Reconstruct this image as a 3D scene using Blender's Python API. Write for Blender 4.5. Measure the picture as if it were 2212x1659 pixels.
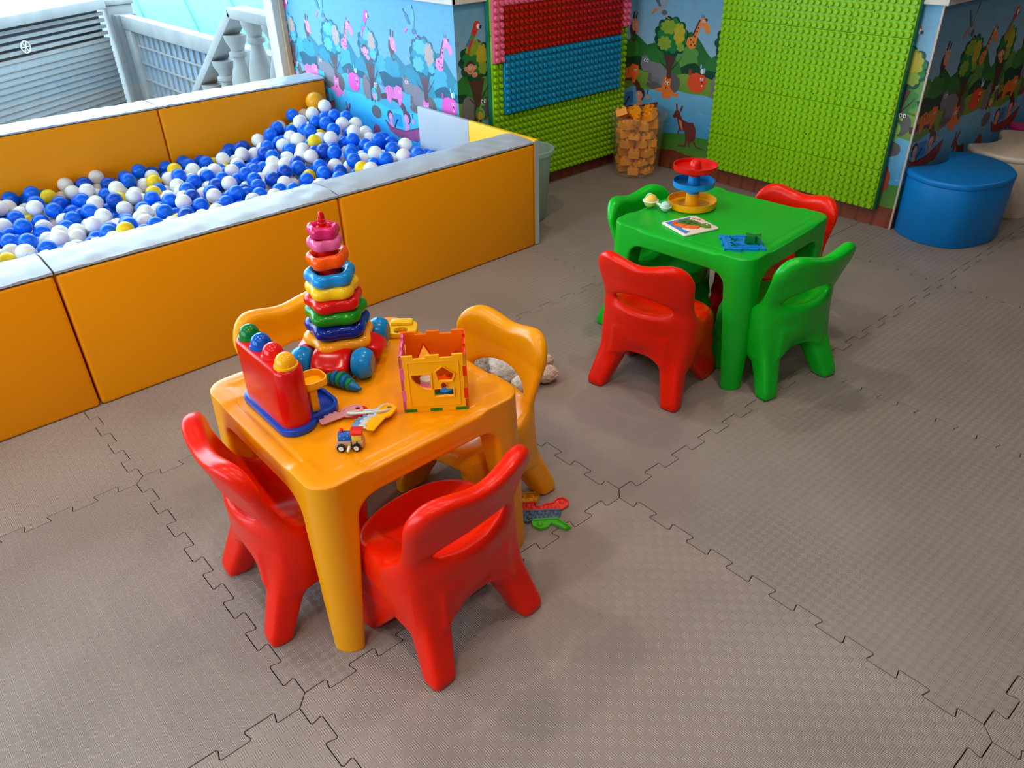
import bpy, bmesh, math, random
import numpy as np
from mathutils import Vector, Matrix

random.seed(7)
np.random.seed(7)
scene = bpy.context.scene
for o in list(bpy.data.objects):
    bpy.data.objects.remove(o, do_unlink=True)
COL = scene.collection

# ---------------------------------------------------------------- camera
# World axes follow the floor mats: X and Y run along the mat seams, metres,
# the origin is the mat junction in the middle of the floor.
CAM = Vector((1.108, -1.321, 1.465))
RIGHT = Vector((0.656, 0.755, -0.024))
FWD = Vector((-0.644, 0.543, -0.539)).normalized()
RIGHT = (RIGHT - FWD * RIGHT.dot(FWD)).normalized()
UP = RIGHT.cross(FWD)
FPX = 1688.3
cam_data = bpy.data.cameras.new('camera')
cam_data.sensor_fit = 'HORIZONTAL'
cam_data.sensor_width = 36.0
cam_data.lens = FPX / 2212 * 36.0
cam_data.clip_start = 0.05
cam_data.clip_end = 200
cam = bpy.data.objects.new('camera', cam_data)
COL.objects.link(cam)
m3 = Matrix((RIGHT, UP, -FWD)).transposed()
cam.matrix_world = Matrix.Translation(CAM) @ m3.to_4x4()
scene.camera = cam

# ---------------------------------------------------------------- world, light, exposure
world = bpy.data.worlds.new('world')
scene.world = world
world.use_nodes = True
wn = world.node_tree
for n in list(wn.nodes):
    wn.nodes.remove(n)
w_out = wn.nodes.new('ShaderNodeOutputWorld')
w_bg = wn.nodes.new('ShaderNodeBackground')
w_bg.inputs['Color'].default_value = (0.58, 0.83, 1.0, 1)     # overcast daylight, cool beside the warm lamps
w_bg.inputs['Strength'].default_value = 8.0
wn.links.new(w_bg.outputs[0], w_out.inputs[0])

view = scene.view_settings
view.view_transform = 'Standard'
view.look = 'None'
view.gamma = 1.0
view.use_curve_mapping = False
view.exposure = 0.0
scene.cycles.use_denoising = True
scene.cycles.max_bounces = 8
scene.cycles.diffuse_bounces = 4
scene.cycles.transparent_max_bounces = 12
scene.cycles.caustics_reflective = False
scene.cycles.caustics_refractive = False
scene.cycles.sample_clamp_indirect = 6.0

CEIL = 2.75
LAMP_COL = (1.0, 0.87, 0.75)
LAMP_W = 11.0
LAMPS = [(u, v) for u in (-1.0, 0.35, 1.7) for v in (-2.4, -1.1)] + [(-1.0, 0.2), (0.35, 0.2), (-0.75, 1.25), (1.0, 4.4)]  # last one, at the far end, is added to brighten the stool wall
for (u, v) in LAMPS:
    ld = bpy.data.lights.new('downlight_light', 'AREA')
    ld.shape = 'DISK'
    ld.size = 0.14
    ld.energy = LAMP_W
    ld.color = LAMP_COL
    lo = bpy.data.objects.new('downlight_light', ld)
    lo.location = (u, v, CEIL - 0.03)
    COL.objects.link(lo)
# daylight sampling guides for the two window openings
def portal(loc, rot, sx, sy):
    pd = bpy.data.lights.new('window_portal', 'AREA')
    pd.shape = 'RECTANGLE'
    pd.size = sx
    pd.size_y = sy
    pd.cycles.is_portal = True
    po = bpy.data.objects.new('window_portal', pd)
    po.location = loc
    po.rotation_euler = rot
    COL.objects.link(po)
portal((-4.12, -1.1, 1.4), (0, -math.pi / 2, 0), 2.2, 4.4)
portal((-1.2, -4.68, 1.375), (math.pi / 2, 0, 0), 4.6, 2.2)

# ---------------------------------------------------------------- helpers
def lin(c):
    return tuple(((x / 255.0) / 12.92 if x / 255.0 <= 0.04045 else ((x / 255.0 + 0.055) / 1.055) ** 2.4) for x in c)

MATS = {}
def mat(name, rgb, rough=0.35, var=0.04, vscale=6.0, bump=0.0, bscale=80.0, metallic=0.0, coat=0.0, trans=0.0, ior=1.45, spec=0.4):
    """Procedural principled material: base colour with slight noise variation and optional fine relief."""
    if name in MATS:
        return MATS[name]
    m = bpy.data.materials.new(name)
    m.use_nodes = True
    nt = m.node_tree
    b = nt.nodes['Principled BSDF']
    c = lin(rgb)
    tc = nt.nodes.new('ShaderNodeTexCoord')
    nz = nt.nodes.new('ShaderNodeTexNoise')
    nz.inputs['Scale'].default_value = vscale
    nz.inputs['Detail'].default_value = 4
    nt.links.new(tc.outputs['Object'], nz.inputs['Vector'])
    rp = nt.nodes.new('ShaderNodeValToRGB')
    rp.color_ramp.elements[0].position = 0.3
    rp.color_ramp.elements[1].position = 0.7
    rp.color_ramp.elements[0].color = tuple(x * (1 - var) for x in c) + (1,)
    rp.color_ramp.elements[1].color = tuple(min(1, x * (1 + var)) for x in c) + (1,)
    nt.links.new(nz.outputs['Fac'], rp.inputs['Fac'])
    nt.links.new(rp.outputs['Color'], b.inputs['Base Color'])
    b.inputs['Roughness'].default_value = rough
    b.inputs['Metallic'].default_value = metallic
    b.inputs['IOR'].default_value = ior
    b.inputs['Coat Weight'].default_value = coat
    b.inputs['Specular IOR Level'].default_value = spec
    b.inputs['Transmission Weight'].default_value = trans
    if bump:
        n2 = nt.nodes.new('ShaderNodeTexNoise')
        n2.inputs['Scale'].default_value = bscale
        n2.inputs['Detail'].default_value = 3
        nt.links.new(tc.outputs['Object'], n2.inputs['Vector'])
        bp = nt.nodes.new('ShaderNodeBump')
        bp.inputs['Strength'].default_value = bump
        bp.inputs['Distance'].default_value = 0.004
        nt.links.new(n2.outputs['Fac'], bp.inputs['Height'])
        nt.links.new(bp.outputs['Normal'], b.inputs['Normal'])
    MATS[name] = m
    return m

def translucent(name, rgb, alpha, rough=0.3):
    """Thin milky plastic: part of the light passes straight through."""
    if name in MATS:
        return MATS[name]
    m = bpy.data.materials.new(name)
    m.use_nodes = True
    nt = m.node_tree
    b = nt.nodes['Principled BSDF']
    b.inputs['Base Color'].default_value = lin(rgb) + (1,)
    b.inputs['Roughness'].default_value = rough
    nz = nt.nodes.new('ShaderNodeTexNoise')
    nz.inputs['Scale'].default_value = 9
    tc = nt.nodes.new('ShaderNodeTexCoord')
    nt.links.new(tc.outputs['Object'], nz.inputs['Vector'])
    mr = nt.nodes.new('ShaderNodeMapRange')
    mr.inputs['To Min'].default_value = alpha - 0.03
    mr.inputs['To Max'].default_value = alpha + 0.03
    nt.links.new(nz.outputs['Fac'], mr.inputs['Value'])
    tr = nt.nodes.new('ShaderNodeBsdfTransparent')
    mx = nt.nodes.new('ShaderNodeMixShader')
    nt.links.new(mr.outputs['Result'], mx.inputs[0])
    nt.links.new(tr.outputs[0], mx.inputs[1])
    nt.links.new(b.outputs[0], mx.inputs[2])
    nt.links.new(mx.outputs[0], nt.nodes['Material Output'].inputs[0])
    MATS[name] = m
    return m

def tag(o, label=None, cat=None, group=None, kind=None):
    if label: o['label'] = label
    if cat: o['category'] = cat
    if group: o['group'] = group
    if kind: o['kind'] = kind
    return o

def thing(name, loc, rz, label, cat, group=None):
    o = bpy.data.objects.new(name, None)
    o.empty_display_size = 0.05
    o.location = loc
    o.rotation_euler = (0, 0, rz)
    COL.objects.link(o)
    return tag(o, label, cat, group)

def link(name, me, m=None, parent=None, loc=None, rot=None, smooth=True):
    if m is not None and not me.materials:
        for x in (m if isinstance(m, (list, tuple)) else [m]):
            me.materials.append(x)
    o = bpy.data.objects.new(name, me)
    COL.objects.link(o)
    if parent is not None:
        o.parent = parent
    if loc is not None: o.location = loc
    if rot is not None: o.rotation_euler = rot
    return o

class MB:
    """Collects shapes in one bmesh; obj() links them as one mesh object."""
    def __init__(self):
        self.bm = bmesh.new()
    def _merge(self, b2, M=None):
        if M is not None:
            bmesh.ops.transform(b2, matrix=M, verts=b2.verts)
        me = bpy.data.meshes.new('tmp')
        b2.to_mesh(me); b2.free()
        self.bm.from_mesh(me)
        bpy.data.meshes.remove(me)
        return self
    def box(self, c, s, bevel=0.0, seg=2, rot=None):
        b = bmesh.new()
        bmesh.ops.create_cube(b, size=1)
        bmesh.ops.scale(b, vec=s, verts=b.verts)
        if bevel > 0:
            bmesh.ops.bevel(b, geom=list(b.edges), offset=bevel, segments=seg, profile=0.5, affect='EDGES')
        M = Matrix.Translation(c)
        if rot is not None:
            M = M @ rot.to_4x4()
        return self._merge(b, M)
    def box2(self, lo, hi, bevel=0.0, seg=2):
        c = [(a + b) / 2 for a, b in zip(lo, hi)]
        s = [abs(b - a) for a, b in zip(lo, hi)]
        return self.box(c, s, bevel, seg)
    def cyl(self, p0, p1, r0, r1=None, seg=24, bevel=0.0):
        p0 = Vector(p0); p1 = Vector(p1)
        r1 = r0 if r1 is None else r1
        d = p1 - p0
        b = bmesh.new()
        bmesh.ops.create_cone(b, cap_ends=True, segments=seg, radius1=r0, radius2=r1, depth=d.length)
        if bevel > 0:
            es = [e for e in b.edges if len(e.link_faces) == 2 and any(len(f.verts) > 4 for f in e.link_faces)]
            bmesh.ops.bevel(b, geom=es, offset=bevel, segments=2, profile=0.5, affect='EDGES')
        q = Vector((0, 0, 1)).rotation_difference(d.normalized())
        return self._merge(b, Matrix.Translation((p0 + p1) / 2) @ q.to_matrix().to_4x4())
    def ball(self, c, r, scale=(1, 1, 1), u=24, v=14, rot=None):
        b = bmesh.new()
        bmesh.ops.create_uvsphere(b, u_segments=u, v_segments=v, radius=r)
        bmesh.ops.scale(b, vec=scale, verts=b.verts)
        M = Matrix.Translation(c)
        if rot is not None:
            M = M @ rot.to_4x4()
        return self._merge(b, M)
    def lathe(self, prof, c=(0, 0, 0), seg=32, rot=None, closed=False):
        b = bmesh.new()
        rings = []
        for (r, z) in prof:
            if r < 1e-6:
                rings.append([b.verts.new((0, 0, z))])
            else:
                rings.append([b.verts.new((r * math.cos(2 * math.pi * i / seg), r * math.sin(2 * math.pi * i / seg), z)) for i in range(seg)])
        idx = list(range(len(rings) - 1)) + ([len(rings) - 1] if closed else [])
        for k in idx:
            A, B = rings[k], rings[(k + 1) % len(rings)]
            for i in range(seg):
                j = (i + 1) % seg
                if len(A) == 1 and len(B) == 1: continue
                if len(A) == 1: b.faces.new((A[0], B[j], B[i]))
                elif len(B) == 1: b.faces.new((A[i], A[j], B[0]))
                else: b.faces.new((A[i], A[j], B[j], B[i]))
        bmesh.ops.recalc_face_normals(b, faces=b.faces)
        M = Matrix.Translation(c)
        if rot is not None:
            M = M @ rot.to_4x4()
        return self._merge(b, M)
    def prism(self, pts, z0, z1, bevel=0.0, M=None, seg=2):
        b = bmesh.new()
        vs = [b.verts.new((x, y, z0)) for x, y in pts]
        f = b.faces.new(vs)
        r = bmesh.ops.extrude_face_region(b, geom=[f])
        up = [v for v in r['geom'] if isinstance(v, bmesh.types.BMVert)]
        for v in up: v.co.z = z1
        bmesh.ops.recalc_face_normals(b, faces=b.faces)
        if bevel > 0:
            es = [e for e in b.edges if abs(e.verts[0].co.z - e.verts[1].co.z) < 1e-9]
            bmesh.ops.bevel(b, geom=es, offset=bevel, segments=seg, profile=0.5, affect='EDGES')
        return self._merge(b, M)
    def tube(self, pts, r, seg=10, closed=False, cap=True):
        pts = [Vector(p) for p in pts]
        rr = r if isinstance(r, (list, tuple)) else [r] * len(pts)
        b = bmesh.new()
        rings = []
        n = len(pts)
        ref = None
        for i, p in enumerate(pts):
            a = pts[(i - 1) % n] if (closed or i > 0) else p
            c = pts[(i + 1) % n] if (closed or i < n - 1) else p
            t = (c - a).normalized()
            if ref is None:
                ref = t.orthogonal().normalized()
            x = (ref - t * ref.dot(t)).normalized()
            ref = x
            y = t.cross(x)
            rings.append([b.verts.new(p + (x * math.cos(2 * math.pi * k / seg) + y * math.sin(2 * math.pi * k / seg)) * rr[i]) for k in range(seg)])
        for i in range(n if closed else n - 1):
            A, B = rings[i], rings[(i + 1) % n]
            for k in range(seg):
                j = (k + 1) % seg
                b.faces.new((A[k], A[j], B[j], B[k]))
        if not closed and cap:
            b.faces.new(rings[0][::-1]); b.faces.new(rings[-1])
        bmesh.ops.recalc_face_normals(b, faces=b.faces)
        return self._merge(b)
    def mesh(self, name, smooth=True, angle=40):
        me = bpy.data.meshes.new(name)
        self.bm.normal_update()
        self.bm.to_mesh(me); self.bm.free()
        if smooth:
            me.polygons.foreach_set('use_smooth', [True] * len(me.polygons))
            me.set_sharp_from_angle(angle=math.radians(angle))
        return me
    def obj(self, name, m, parent=None, loc=None, rot=None, smooth=True, angle=40):
        return link(name, self.mesh(name, smooth, angle), m, parent, loc, rot)

def plate(outer, holes, z0, z1, bevel=0.0):
    """Flat extruded outline with holes, as a mesh (x, y in the outline, z0..z1 thick)."""
    cu = bpy.data.curves.new('tmp', 'CURVE')
    cu.dimensions = '2D'
    cu.fill_mode = 'BOTH'
    cu.extrude = max(1e-5, (z1 - z0) / 2 - bevel)
    cu.bevel_depth = bevel
    cu.bevel_resolution = 1
    cu.offset = -bevel
    for loop in [outer] + list(holes):
        sp = cu.splines.new('POLY')
        sp.points.add(len(loop) - 1)
        for i, (x, y) in enumerate(loop):
            sp.points[i].co = (x, y, 0, 1)
        sp.use_cyclic_u = True
    ob = bpy.data.objects.new('tmp', cu)
    COL.objects.link(ob)
    dg = bpy.context.evaluated_depsgraph_get()
    me = bpy.data.meshes.new_from_object(ob.evaluated_get(dg))
    bpy.data.objects.remove(ob, do_unlink=True)
    bpy.data.curves.remove(cu)
    me.transform(Matrix.Translation((0, 0, (z0 + z1) / 2)))
    me.materials.clear()
    me.set_sharp_from_angle(angle=math.radians(35))
    return me

def rrect(w, h, r, n=6, cx=0, cy=0):
    pts = []
    for (sx, sy, a0) in ((1, 1, 0), (-1, 1, 90), (-1, -1, 180), (1, -1, 270)):
        for k in range(n + 1):
            a = math.radians(a0 + 90 * k / n)
            pts.append((cx + sx * (w / 2 - r) + r * math.cos(a), cy + sy * (h / 2 - r) + r * math.sin(a)))
    return pts

def copy_tree(o, parent=None):
    c = o.copy()
    COL.objects.link(c)
    c.parent = parent
    for ch in list(o.children):
        copy_tree(ch, c)
    return c

# signed-distance modelling for moulded plastic ------------------------------
def smin(a, b, k):
    h = np.clip(0.5 + 0.5 * (b - a) / k, 0, 1)
    return b * (1 - h) + a * h - k * h * (1 - h)
def smax(a, b, k):
    return -smin(-a, -b, k)
def surface_nets(f, lo, h):
    """Quads on the zero level of a sampled distance field."""
    nx, ny, nz = f.shape
    s = f < 0
    c = np.zeros((nx - 1, ny - 1, nz - 1), int)
    for i in (0, 1):
        for j in (0, 1):
            for k in (0, 1):
                c += s[i:nx - 1 + i, j:ny - 1 + j, k:nz - 1 + k]
    act = (c > 0) & (c < 8)
    idx = -np.ones(act.shape, int)
    cells = np.argwhere(act)
    idx[act] = np.arange(len(cells))
    acc = np.zeros((len(cells), 3)); cnt = np.zeros(len(cells))
    ci, cj, ck = cells.T
    corners = [(i, j, k) for i in (0, 1) for j in (0, 1) for k in (0, 1)]
    for a in corners:
        for ax in range(3):
            if a[ax] == 1: continue
            b = list(a); b[ax] = 1
            fa = f[ci + a[0], cj + a[1], ck + a[2]]
            fb = f[ci + b[0], cj + b[1], ck + b[2]]
            cr = (fa < 0) != (fb < 0)
            t = np.where(cr, fa / np.where(cr, fa - fb, 1), 0)
            p = np.array(a, float)[None, :].repeat(len(cells), 0)
            p[:, ax] += t
            acc[cr] += p[cr]; cnt[cr] += 1
    verts = (cells + acc / cnt[:, None]) * h + np.array(lo)
    quads = []
    for ax in range(3):
        a = np.take(s, range(0, s.shape[ax] - 1), ax)
        b = np.take(s, range(1, s.shape[ax]), ax)
        e = np.argwhere(a != b)
        o1, o2 = [(1, 2), (2, 0), (0, 1)][ax]
        ok = (e[:, o1] > 0) & (e[:, o2] > 0) & (e[:, o1] < f.shape[o1] - 1) & (e[:, o2] < f.shape[o2] - 1)
        e = e[ok]
        inside = a[tuple(e.T)]
        q = []
        for (d1, d2) in ((0, 0), (1, 0), (1, 1), (0, 1)):
            cc = e.copy(); cc[:, o1] -= d1; cc[:, o2] -= d2
            q.append(idx[tuple(cc.T)])
        q = np.stack(q, 1)
        q[~inside] = q[~inside][:, ::-1]
        quads.append(q)
    quads = np.concatenate(quads)[:, ::-1]
    quads = quads[(quads >= 0).all(1)]
    return verts, quads
def sdf_parts(fn, lo, hi, h, classify):
    """Sample fn on a grid, mesh it, split the quads by classify(centres) and keep the smooth normals."""
    ax = [np.arange(l, u_ + h, h) for l, u_ in zip(lo, hi)]
    X, Y, Z = np.meshgrid(*ax, indexing='ij')
    f = fn(X, Y, Z)
    v, q = surface_nets(f, lo, h)
    # normals
    n = np.zeros_like(v)
    p = v[q]
    fnm = np.cross(p[:, 2] - p[:, 0], p[:, 3] - p[:, 1])
    for k in range(4):
        np.add.at(n, q[:, k], fnm)
    n /= np.linalg.norm(n, axis=1)[:, None] + 1e-12
    if (n * (v - v.mean(0))).sum() < 0:
        q = q[:, ::-1]; n = -n
    cls = classify(p.mean(1), fnm)
    out = {}
    for c in np.unique(cls):
        qq = q[cls == c]
        used, inv = np.unique(qq, return_inverse=True)
        inv = inv.reshape(qq.shape)
        me = bpy.data.meshes.new('part')
        me.from_pydata(v[used].tolist(), [], inv.tolist())
        me.polygons.foreach_set('use_smooth', [True] * len(me.polygons))
        me.normals_split_custom_set_from_vertices([tuple(x) for x in n[used]])
        out[int(c)] = me
    return out
# ================================================================ floor
def nmath(nt, op, a, b=None, c=None):
    n = nt.nodes.new('ShaderNodeMath'); n.operation = op
    for i, x in enumerate((a, b, c)):
        if x is None: continue
        if isinstance(x, (int, float)): n.inputs[i].default_value = x
        else: nt.links.new(x, n.inputs[i])
    return n.outputs[0]

def floor_mat_material(style):
    m = bpy.data.materials.new('eva_mat_%s' % style)
    m.use_nodes = True
    nt = m.node_tree
    b = nt.nodes['Principled BSDF']
    tc = nt.nodes.new('ShaderNodeTexCoord')
    sp = nt.nodes.new('ShaderNodeSeparateXYZ')
    nt.links.new(tc.outputs['Object'], sp.inputs[0])
    cell = 0.0215 if style == 'weave' else 0.0235
    x = nmath(nt, 'DIVIDE', sp.outputs[0], cell)
    y = nmath(nt, 'DIVIDE', sp.outputs[1], cell)
    if style == 'weave':
        y = nmath(nt, 'MULTIPLY', y, 1.0)
    fx = nmath(nt, 'FRACT', x); fy = nmath(nt, 'FRACT', y)
    if style == 'weave':
        par = nmath(nt, 'PINGPONG', nmath(nt, 'ADD', nmath(nt, 'FLOOR', x), nmath(nt, 'FLOOR', y)), 1.0)
        t = nmath(nt, 'ADD', nmath(nt, 'MULTIPLY', fx, par), nmath(nt, 'MULTIPLY', fy, nmath(nt, 'SUBTRACT', 1.0, par)))
        h = nmath(nt, 'SINE', nmath(nt, 'MULTIPLY', t, 2 * math.pi * 5))
        edge = nmath(nt, 'MINIMUM', nmath(nt, 'MINIMUM', fx, nmath(nt, 'SUBTRACT', 1.0, fx)), nmath(nt, 'MINIMUM', fy, nmath(nt, 'SUBTRACT', 1.0, fy)))
        g = nmath(nt, 'MINIMUM', nmath(nt, 'MULTIPLY', edge, 12.0), 1.0)
        hh = nmath(nt, 'ADD', nmath(nt, 'MULTIPLY', h, 0.5), nmath(nt, 'MULTIPLY', g, 0.45))
    else:
        ax = nmath(nt, 'ABSOLUTE', nmath(nt, 'SUBTRACT', fx, 0.5))
        ay = nmath(nt, 'ABSOLUTE', nmath(nt, 'SUBTRACT', fy, 0.5))
        d = nmath(nt, 'MAXIMUM', ax, ay)
        hh = nmath(nt, 'ADD', nmath(nt, 'MULTIPLY', nmath(nt, 'SINE', nmath(nt, 'MULTIPLY', d, 2 * math.pi * 8)), 0.5), nmath(nt, 'MULTIPLY', d, 0.6))
    bp = nt.nodes.new('ShaderNodeBump')
    bp.inputs['Strength'].default_value = 0.8
    bp.inputs['Distance'].default_value = 0.0013
    nt.links.new(hh, bp.inputs['Height'])
    nt.links.new(bp.outputs['Normal'], b.inputs['Normal'])
    # worn grey-taupe foam with faint scuffs
    geo = nt.nodes.new('ShaderNodeNewGeometry')
    n1 = nt.nodes.new('ShaderNodeTexNoise'); n1.inputs['Scale'].default_value = 2.2; n1.inputs['Detail'].default_value = 6
    nt.links.new(geo.outputs['Position'], n1.inputs['Vector'])
    rp = nt.nodes.new('ShaderNodeValToRGB')
    rp.color_ramp.elements[0].position = 0.32; rp.color_ramp.elements[1].position = 0.68
    rp.color_ramp.elements[0].color = lin((146, 133, 125)) + (1,)
    rp.color_ramp.elements[1].color = lin((160, 147, 139)) + (1,)
    nt.links.new(n1.outputs['Fac'], rp.inputs['Fac'])
    n2 = nt.nodes.new('ShaderNodeTexNoise'); n2.inputs['Scale'].default_value = 26; n2.inputs['Detail'].default_value = 2
    nt.links.new(geo.outputs['Position'], n2.inputs['Vector'])
    r2 = nt.nodes.new('ShaderNodeValToRGB')
    r2.color_ramp.elements[0].position = 0.74; r2.color_ramp.elements[1].position = 0.80
    r2.color_ramp.elements[0].color = (1, 1, 1, 1); r2.color_ramp.elements[1].color = (0.8, 0.79, 0.78, 1)
    nt.links.new(n2.outputs['Fac'], r2.inputs['Fac'])
    mx = nt.nodes.new('ShaderNodeMix'); mx.data_type = 'RGBA'; mx.blend_type = 'MULTIPLY'
    mx.inputs[0].default_value = 1.0
    nt.links.new(rp.outputs[0], mx.inputs[6]); nt.links.new(r2.outputs[0], mx.inputs[7])
    nt.links.new(mx.outputs[2], b.inputs['Base Color'])
    b.inputs['Roughness'].default_value = 0.42
    b.inputs['Specular IOR Level'].default_value = 0.45
    return m

M_sub = mat('subfloor_rubber', (30, 26, 24), 0.9)
floor = MB().box2((-4.05, -4.6, -0.10), (3.3, 7.1, -0.014)).obj('floor', M_sub, smooth=False)
tag(floor, 'dark subfloor under grey interlocking foam mats', 'floor', kind='structure')

AMP, NT_ = 0.0135, 8
def edge_path():
    """(s, offset) along one seam from one junction to the next; dovetail teeth."""
    pts = []
    step = 1.0 / (2 * NT_)
    for i in range(2 * NT_):
        sg = -1 if i % 2 == 0 else 1
        s0, s1 = i * step, (i + 1) * step
        fl = 0.0028
        r = 0.0035
        if i == 0: s0 = AMP
        else: s0 = s0 - fl
        if i == 2 * NT_ - 1: s1 = 1 - AMP
        else: s1 = s1 + fl
        o = sg * AMP
        if i > 0:
            pts.append((s0, o - sg * r)); pts.append((s0 + r, o))
        else:
            pts.append((s0, o))
        if i < 2 * NT_ - 1:
            pts.append((s1 - r, o)); pts.append((s1, o - sg * r))
        else:
            pts.append((s1, o))
    return pts
EP = edge_path()
def mat_polygon(gap):
    bot = [(s, o) for s, o in EP]
    rgt = [(1 + o, s) for s, o in EP]
    top = [(s, 1 + o) for s, o in EP][::-1]
    lft = [(o, s) for s, o in EP][::-1]
    P = bot + rgt + top + lft
    out = []
    for p in P:
        if not out or (abs(p[0] - out[-1][0]) + abs(p[1] - out[-1][1])) > 1e-6:
            out.append(p)
    if abs(out[0][0] - out[-1][0]) + abs(out[0][1] - out[-1][1]) < 1e-6: out.pop()
    n = len(out); res = []
    for i in range(n):
        a, b, c = (Vector(out[i - 1]), Vector(out[i]), Vector(out[(i + 1) % n]))
        d1 = (b - a).normalized(); d2 = (c - b).normalized()
        n1 = Vector((-d1.y, d1.x)); n2 = Vector((-d2.y, d2.x))
        k = n1 + n2
        k = k / max(0.25, k.length_squared) * 2
        q = b + k * gap
        res.append((q.x, q.y))
    return res
MAT_STYLES = [floor_mat_material('weave'), floor_mat_material('diamond')]
mat_meshes = {}
def mat_mesh(style, clip=None):
    mb = MB().prism(mat_polygon(0.0011), -0.014, 0.0, bevel=0.0008, seg=1)
    if clip:
        for (co, no) in clip:
            g = list(mb.bm.verts) + list(mb.bm.edges) + list(mb.bm.faces)
            r = bmesh.ops.bisect_plane(mb.bm, geom=g, plane_co=co, plane_no=no, clear_outer=True)
            es = [e for e in r['geom_cut'] if isinstance(e, bmesh.types.BMEdge)]
            if es: bmesh.ops.holes_fill(mb.bm, edges=mb.bm.edges, sides=0)
    me = mb.mesh('floor_mat', smooth=False)
    me.materials.append(MAT_STYLES[style])
    return me
CRN = (-2.14, 1.12)          # mural wall corner
VB = 2.42                    # back wall
US = -0.437                  # wall with the stools
WEAVE = {(0, -1), (0, -2), (-2, -1), (-2, -2), (1, -1), (1, 0), (0, 2), (-1, 1)}
def lay_mat(i, j, *clip):
    """One interlocking mat at grid cell (i, j), cut where it meets a wall (planes in mat coordinates)."""
    style = 0 if (i, j) in WEAVE else 1
    cl = [((co[0] - i, co[1] - j, 0), no) for co, no in clip]
    key = (style, tuple(cl))
    if key not in mat_meshes:
        mat_meshes[key] = mat_mesh(style, cl)
    link('floor_mat', mat_meshes[key], None, floor, loc=(i, j, 0))
CUT_B = ((0, VB), (0, 1, 0))
CUT_A = ((-2.14, 0), (-1, 0, 0))
for i in range(-3, 3):
    for j in range(-3, 5):
        if i == -3:
            if j in (-2, -1, 0): lay_mat(i, j)
            if j == 1: lay_mat(i, j, CUT_A, ((0, 1.12), (0, -1, 0)))
            if j == 2: lay_mat(i, j, CUT_A, CUT_B)
        elif i == -2:
            if j < 2: lay_mat(i, j)
            if j == 2: lay_mat(i, j, CUT_B)
        elif i == -1 and j == 2:
            lay_mat(i, j, CUT_B, ((-0.5885, 0), (1, 0, 0)))
            lay_mat(i, j, CUT_B, ((-0.5855, 0), (-1, 0, 0)), ((US - 0.0005, 0), (1, 0, 0)))
            lay_mat(i, j, ((US + 0.0005, 0), (-1, 0, 0)))
        elif i == -1 and j > 2:
            lay_mat(i, j, ((US, 0), (-1, 0, 0)))
        else:
            lay_mat(i, j)

# ================================================================ walls
M_wall = mat('painted_wall', (136, 126, 118), 0.75, bump=0.08, bscale=120)
M_trim = mat('wall_trim', (214, 202, 190), 0.55, bump=0.1, bscale=60)
M_wood = mat('wall_cap_wood', (150, 112, 84), 0.5, var=0.15, vscale=20)
def wall(name, lo, hi, label):
    o = MB().box2(lo, hi).obj(name, M_wall, smooth=False)
    return tag(o, label, 'wall', kind='structure')
H = CEIL
WALLS = {}
WALLS['pit'] = wall('wall_north_pit', (-3.9, 1.12, -0.014), (-2.14, 1.22, H), 'wall behind the ball pit with sun-faded jungle mural')
WALLS['a'] = wall('wall_west_inner', (-2.24, 1.22, -0.014), (-2.14, 2.52, H), 'jungle mural wall carrying the red and blue block panel')
WALLS['b'] = wall('wall_north', (-2.14, 2.42, -0.014), (US - 0.1, 2.52, H), 'jungle mural wall behind the large green block panel')
WALLS['s'] = wall('wall_west_far', (US - 0.1, 2.42, -0.014), (US, 7.0, H), 'jungle mural wall beside the blue and white stools')
wall('wall_far', (US - 0.1, 7.0, -0.014), (3.3, 7.1, H), 'far end wall of the playroom')
wall('wall_east', (3.2, -4.5, -0.014), (3.3, 7.0, H), 'wall of the playroom opposite the window')
ws = MB()
ws.box2((-3.9, -4.6, -0.014), (3.3, -4.5, 0.30))
ws.box2((-3.9, -4.6, 2.45), (3.3, -4.5, H))
ws.box2((-3.9, -4.6, 0.30), (-3.4, -4.5, 2.45))
ws.box2((1.0, -4.6, 0.30), (3.3, -4.5, 2.45))
tag(ws.obj('wall_south', M_wall, smooth=False), 'wall of the playroom to the left of the camera with a second window', 'wall', kind='structure')
ww = MB()
ww.box2((-4.06, -4.5, -0.014), (-3.94, 1.12, 0.30))
ww.box2((-4.06, -4.5, 2.45), (-3.94, 1.12, H))
ww.box2((-4.06, -4.5, 0.30), (-3.94, -3.3, 2.45))
tag(ww.obj('wall_window', M_wall, smooth=False), 'wall with the large window above the ball pit', 'wall', kind='structure')
tag(MB().box2((-4.06, -4.6, H), (3.3, 7.1, H + 0.1)).obj('ceiling', mat('ceiling_paint', (176, 168, 158), 0.8, bump=0.05), smooth=False), 'plain off-white playroom ceiling', 'ceiling', kind='structure')

# cap strips over the mural
k = 0
for lo, hi in (((-3.88, 1.100, 0.992), (-2.118, 1.12, 1.035)), ((-2.14, 1.098, 0.992), (-2.118, 2.42, 1.035)), ((-2.118, 2.398, 0.992), (US + 0.022, 2.42, 1.035)), ((US, 2.42, 0.992), (US + 0.022, 7.0, 1.035))):
    k += 1
    o = MB().box2(lo, hi, 0.003).obj('trim_%d' % k, M_trim, smooth=False)
    tag(o, 'pale strip capping the jungle mural', 'trim', kind='structure')
k += 1
tag(MB().box2((US, 2.42, 1.035), (US + 0.05, 7.0, 1.075), 0.004).obj('trim_%d' % k, M_wood, smooth=False), 'brown wooden rail above the stool wall mural', 'trim', kind='structure')
k += 1
tag(MB().box2((US - 0.006, 2.414, 0.0), (US + 0.003, 2.4235, 0.992), 0.001).obj('trim_%d' % k, mat('clear_corner_strip', (196, 178, 165), 0.25), smooth=False), 'thin pale corner guard on the mural edge', 'trim', kind='structure')

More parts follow.
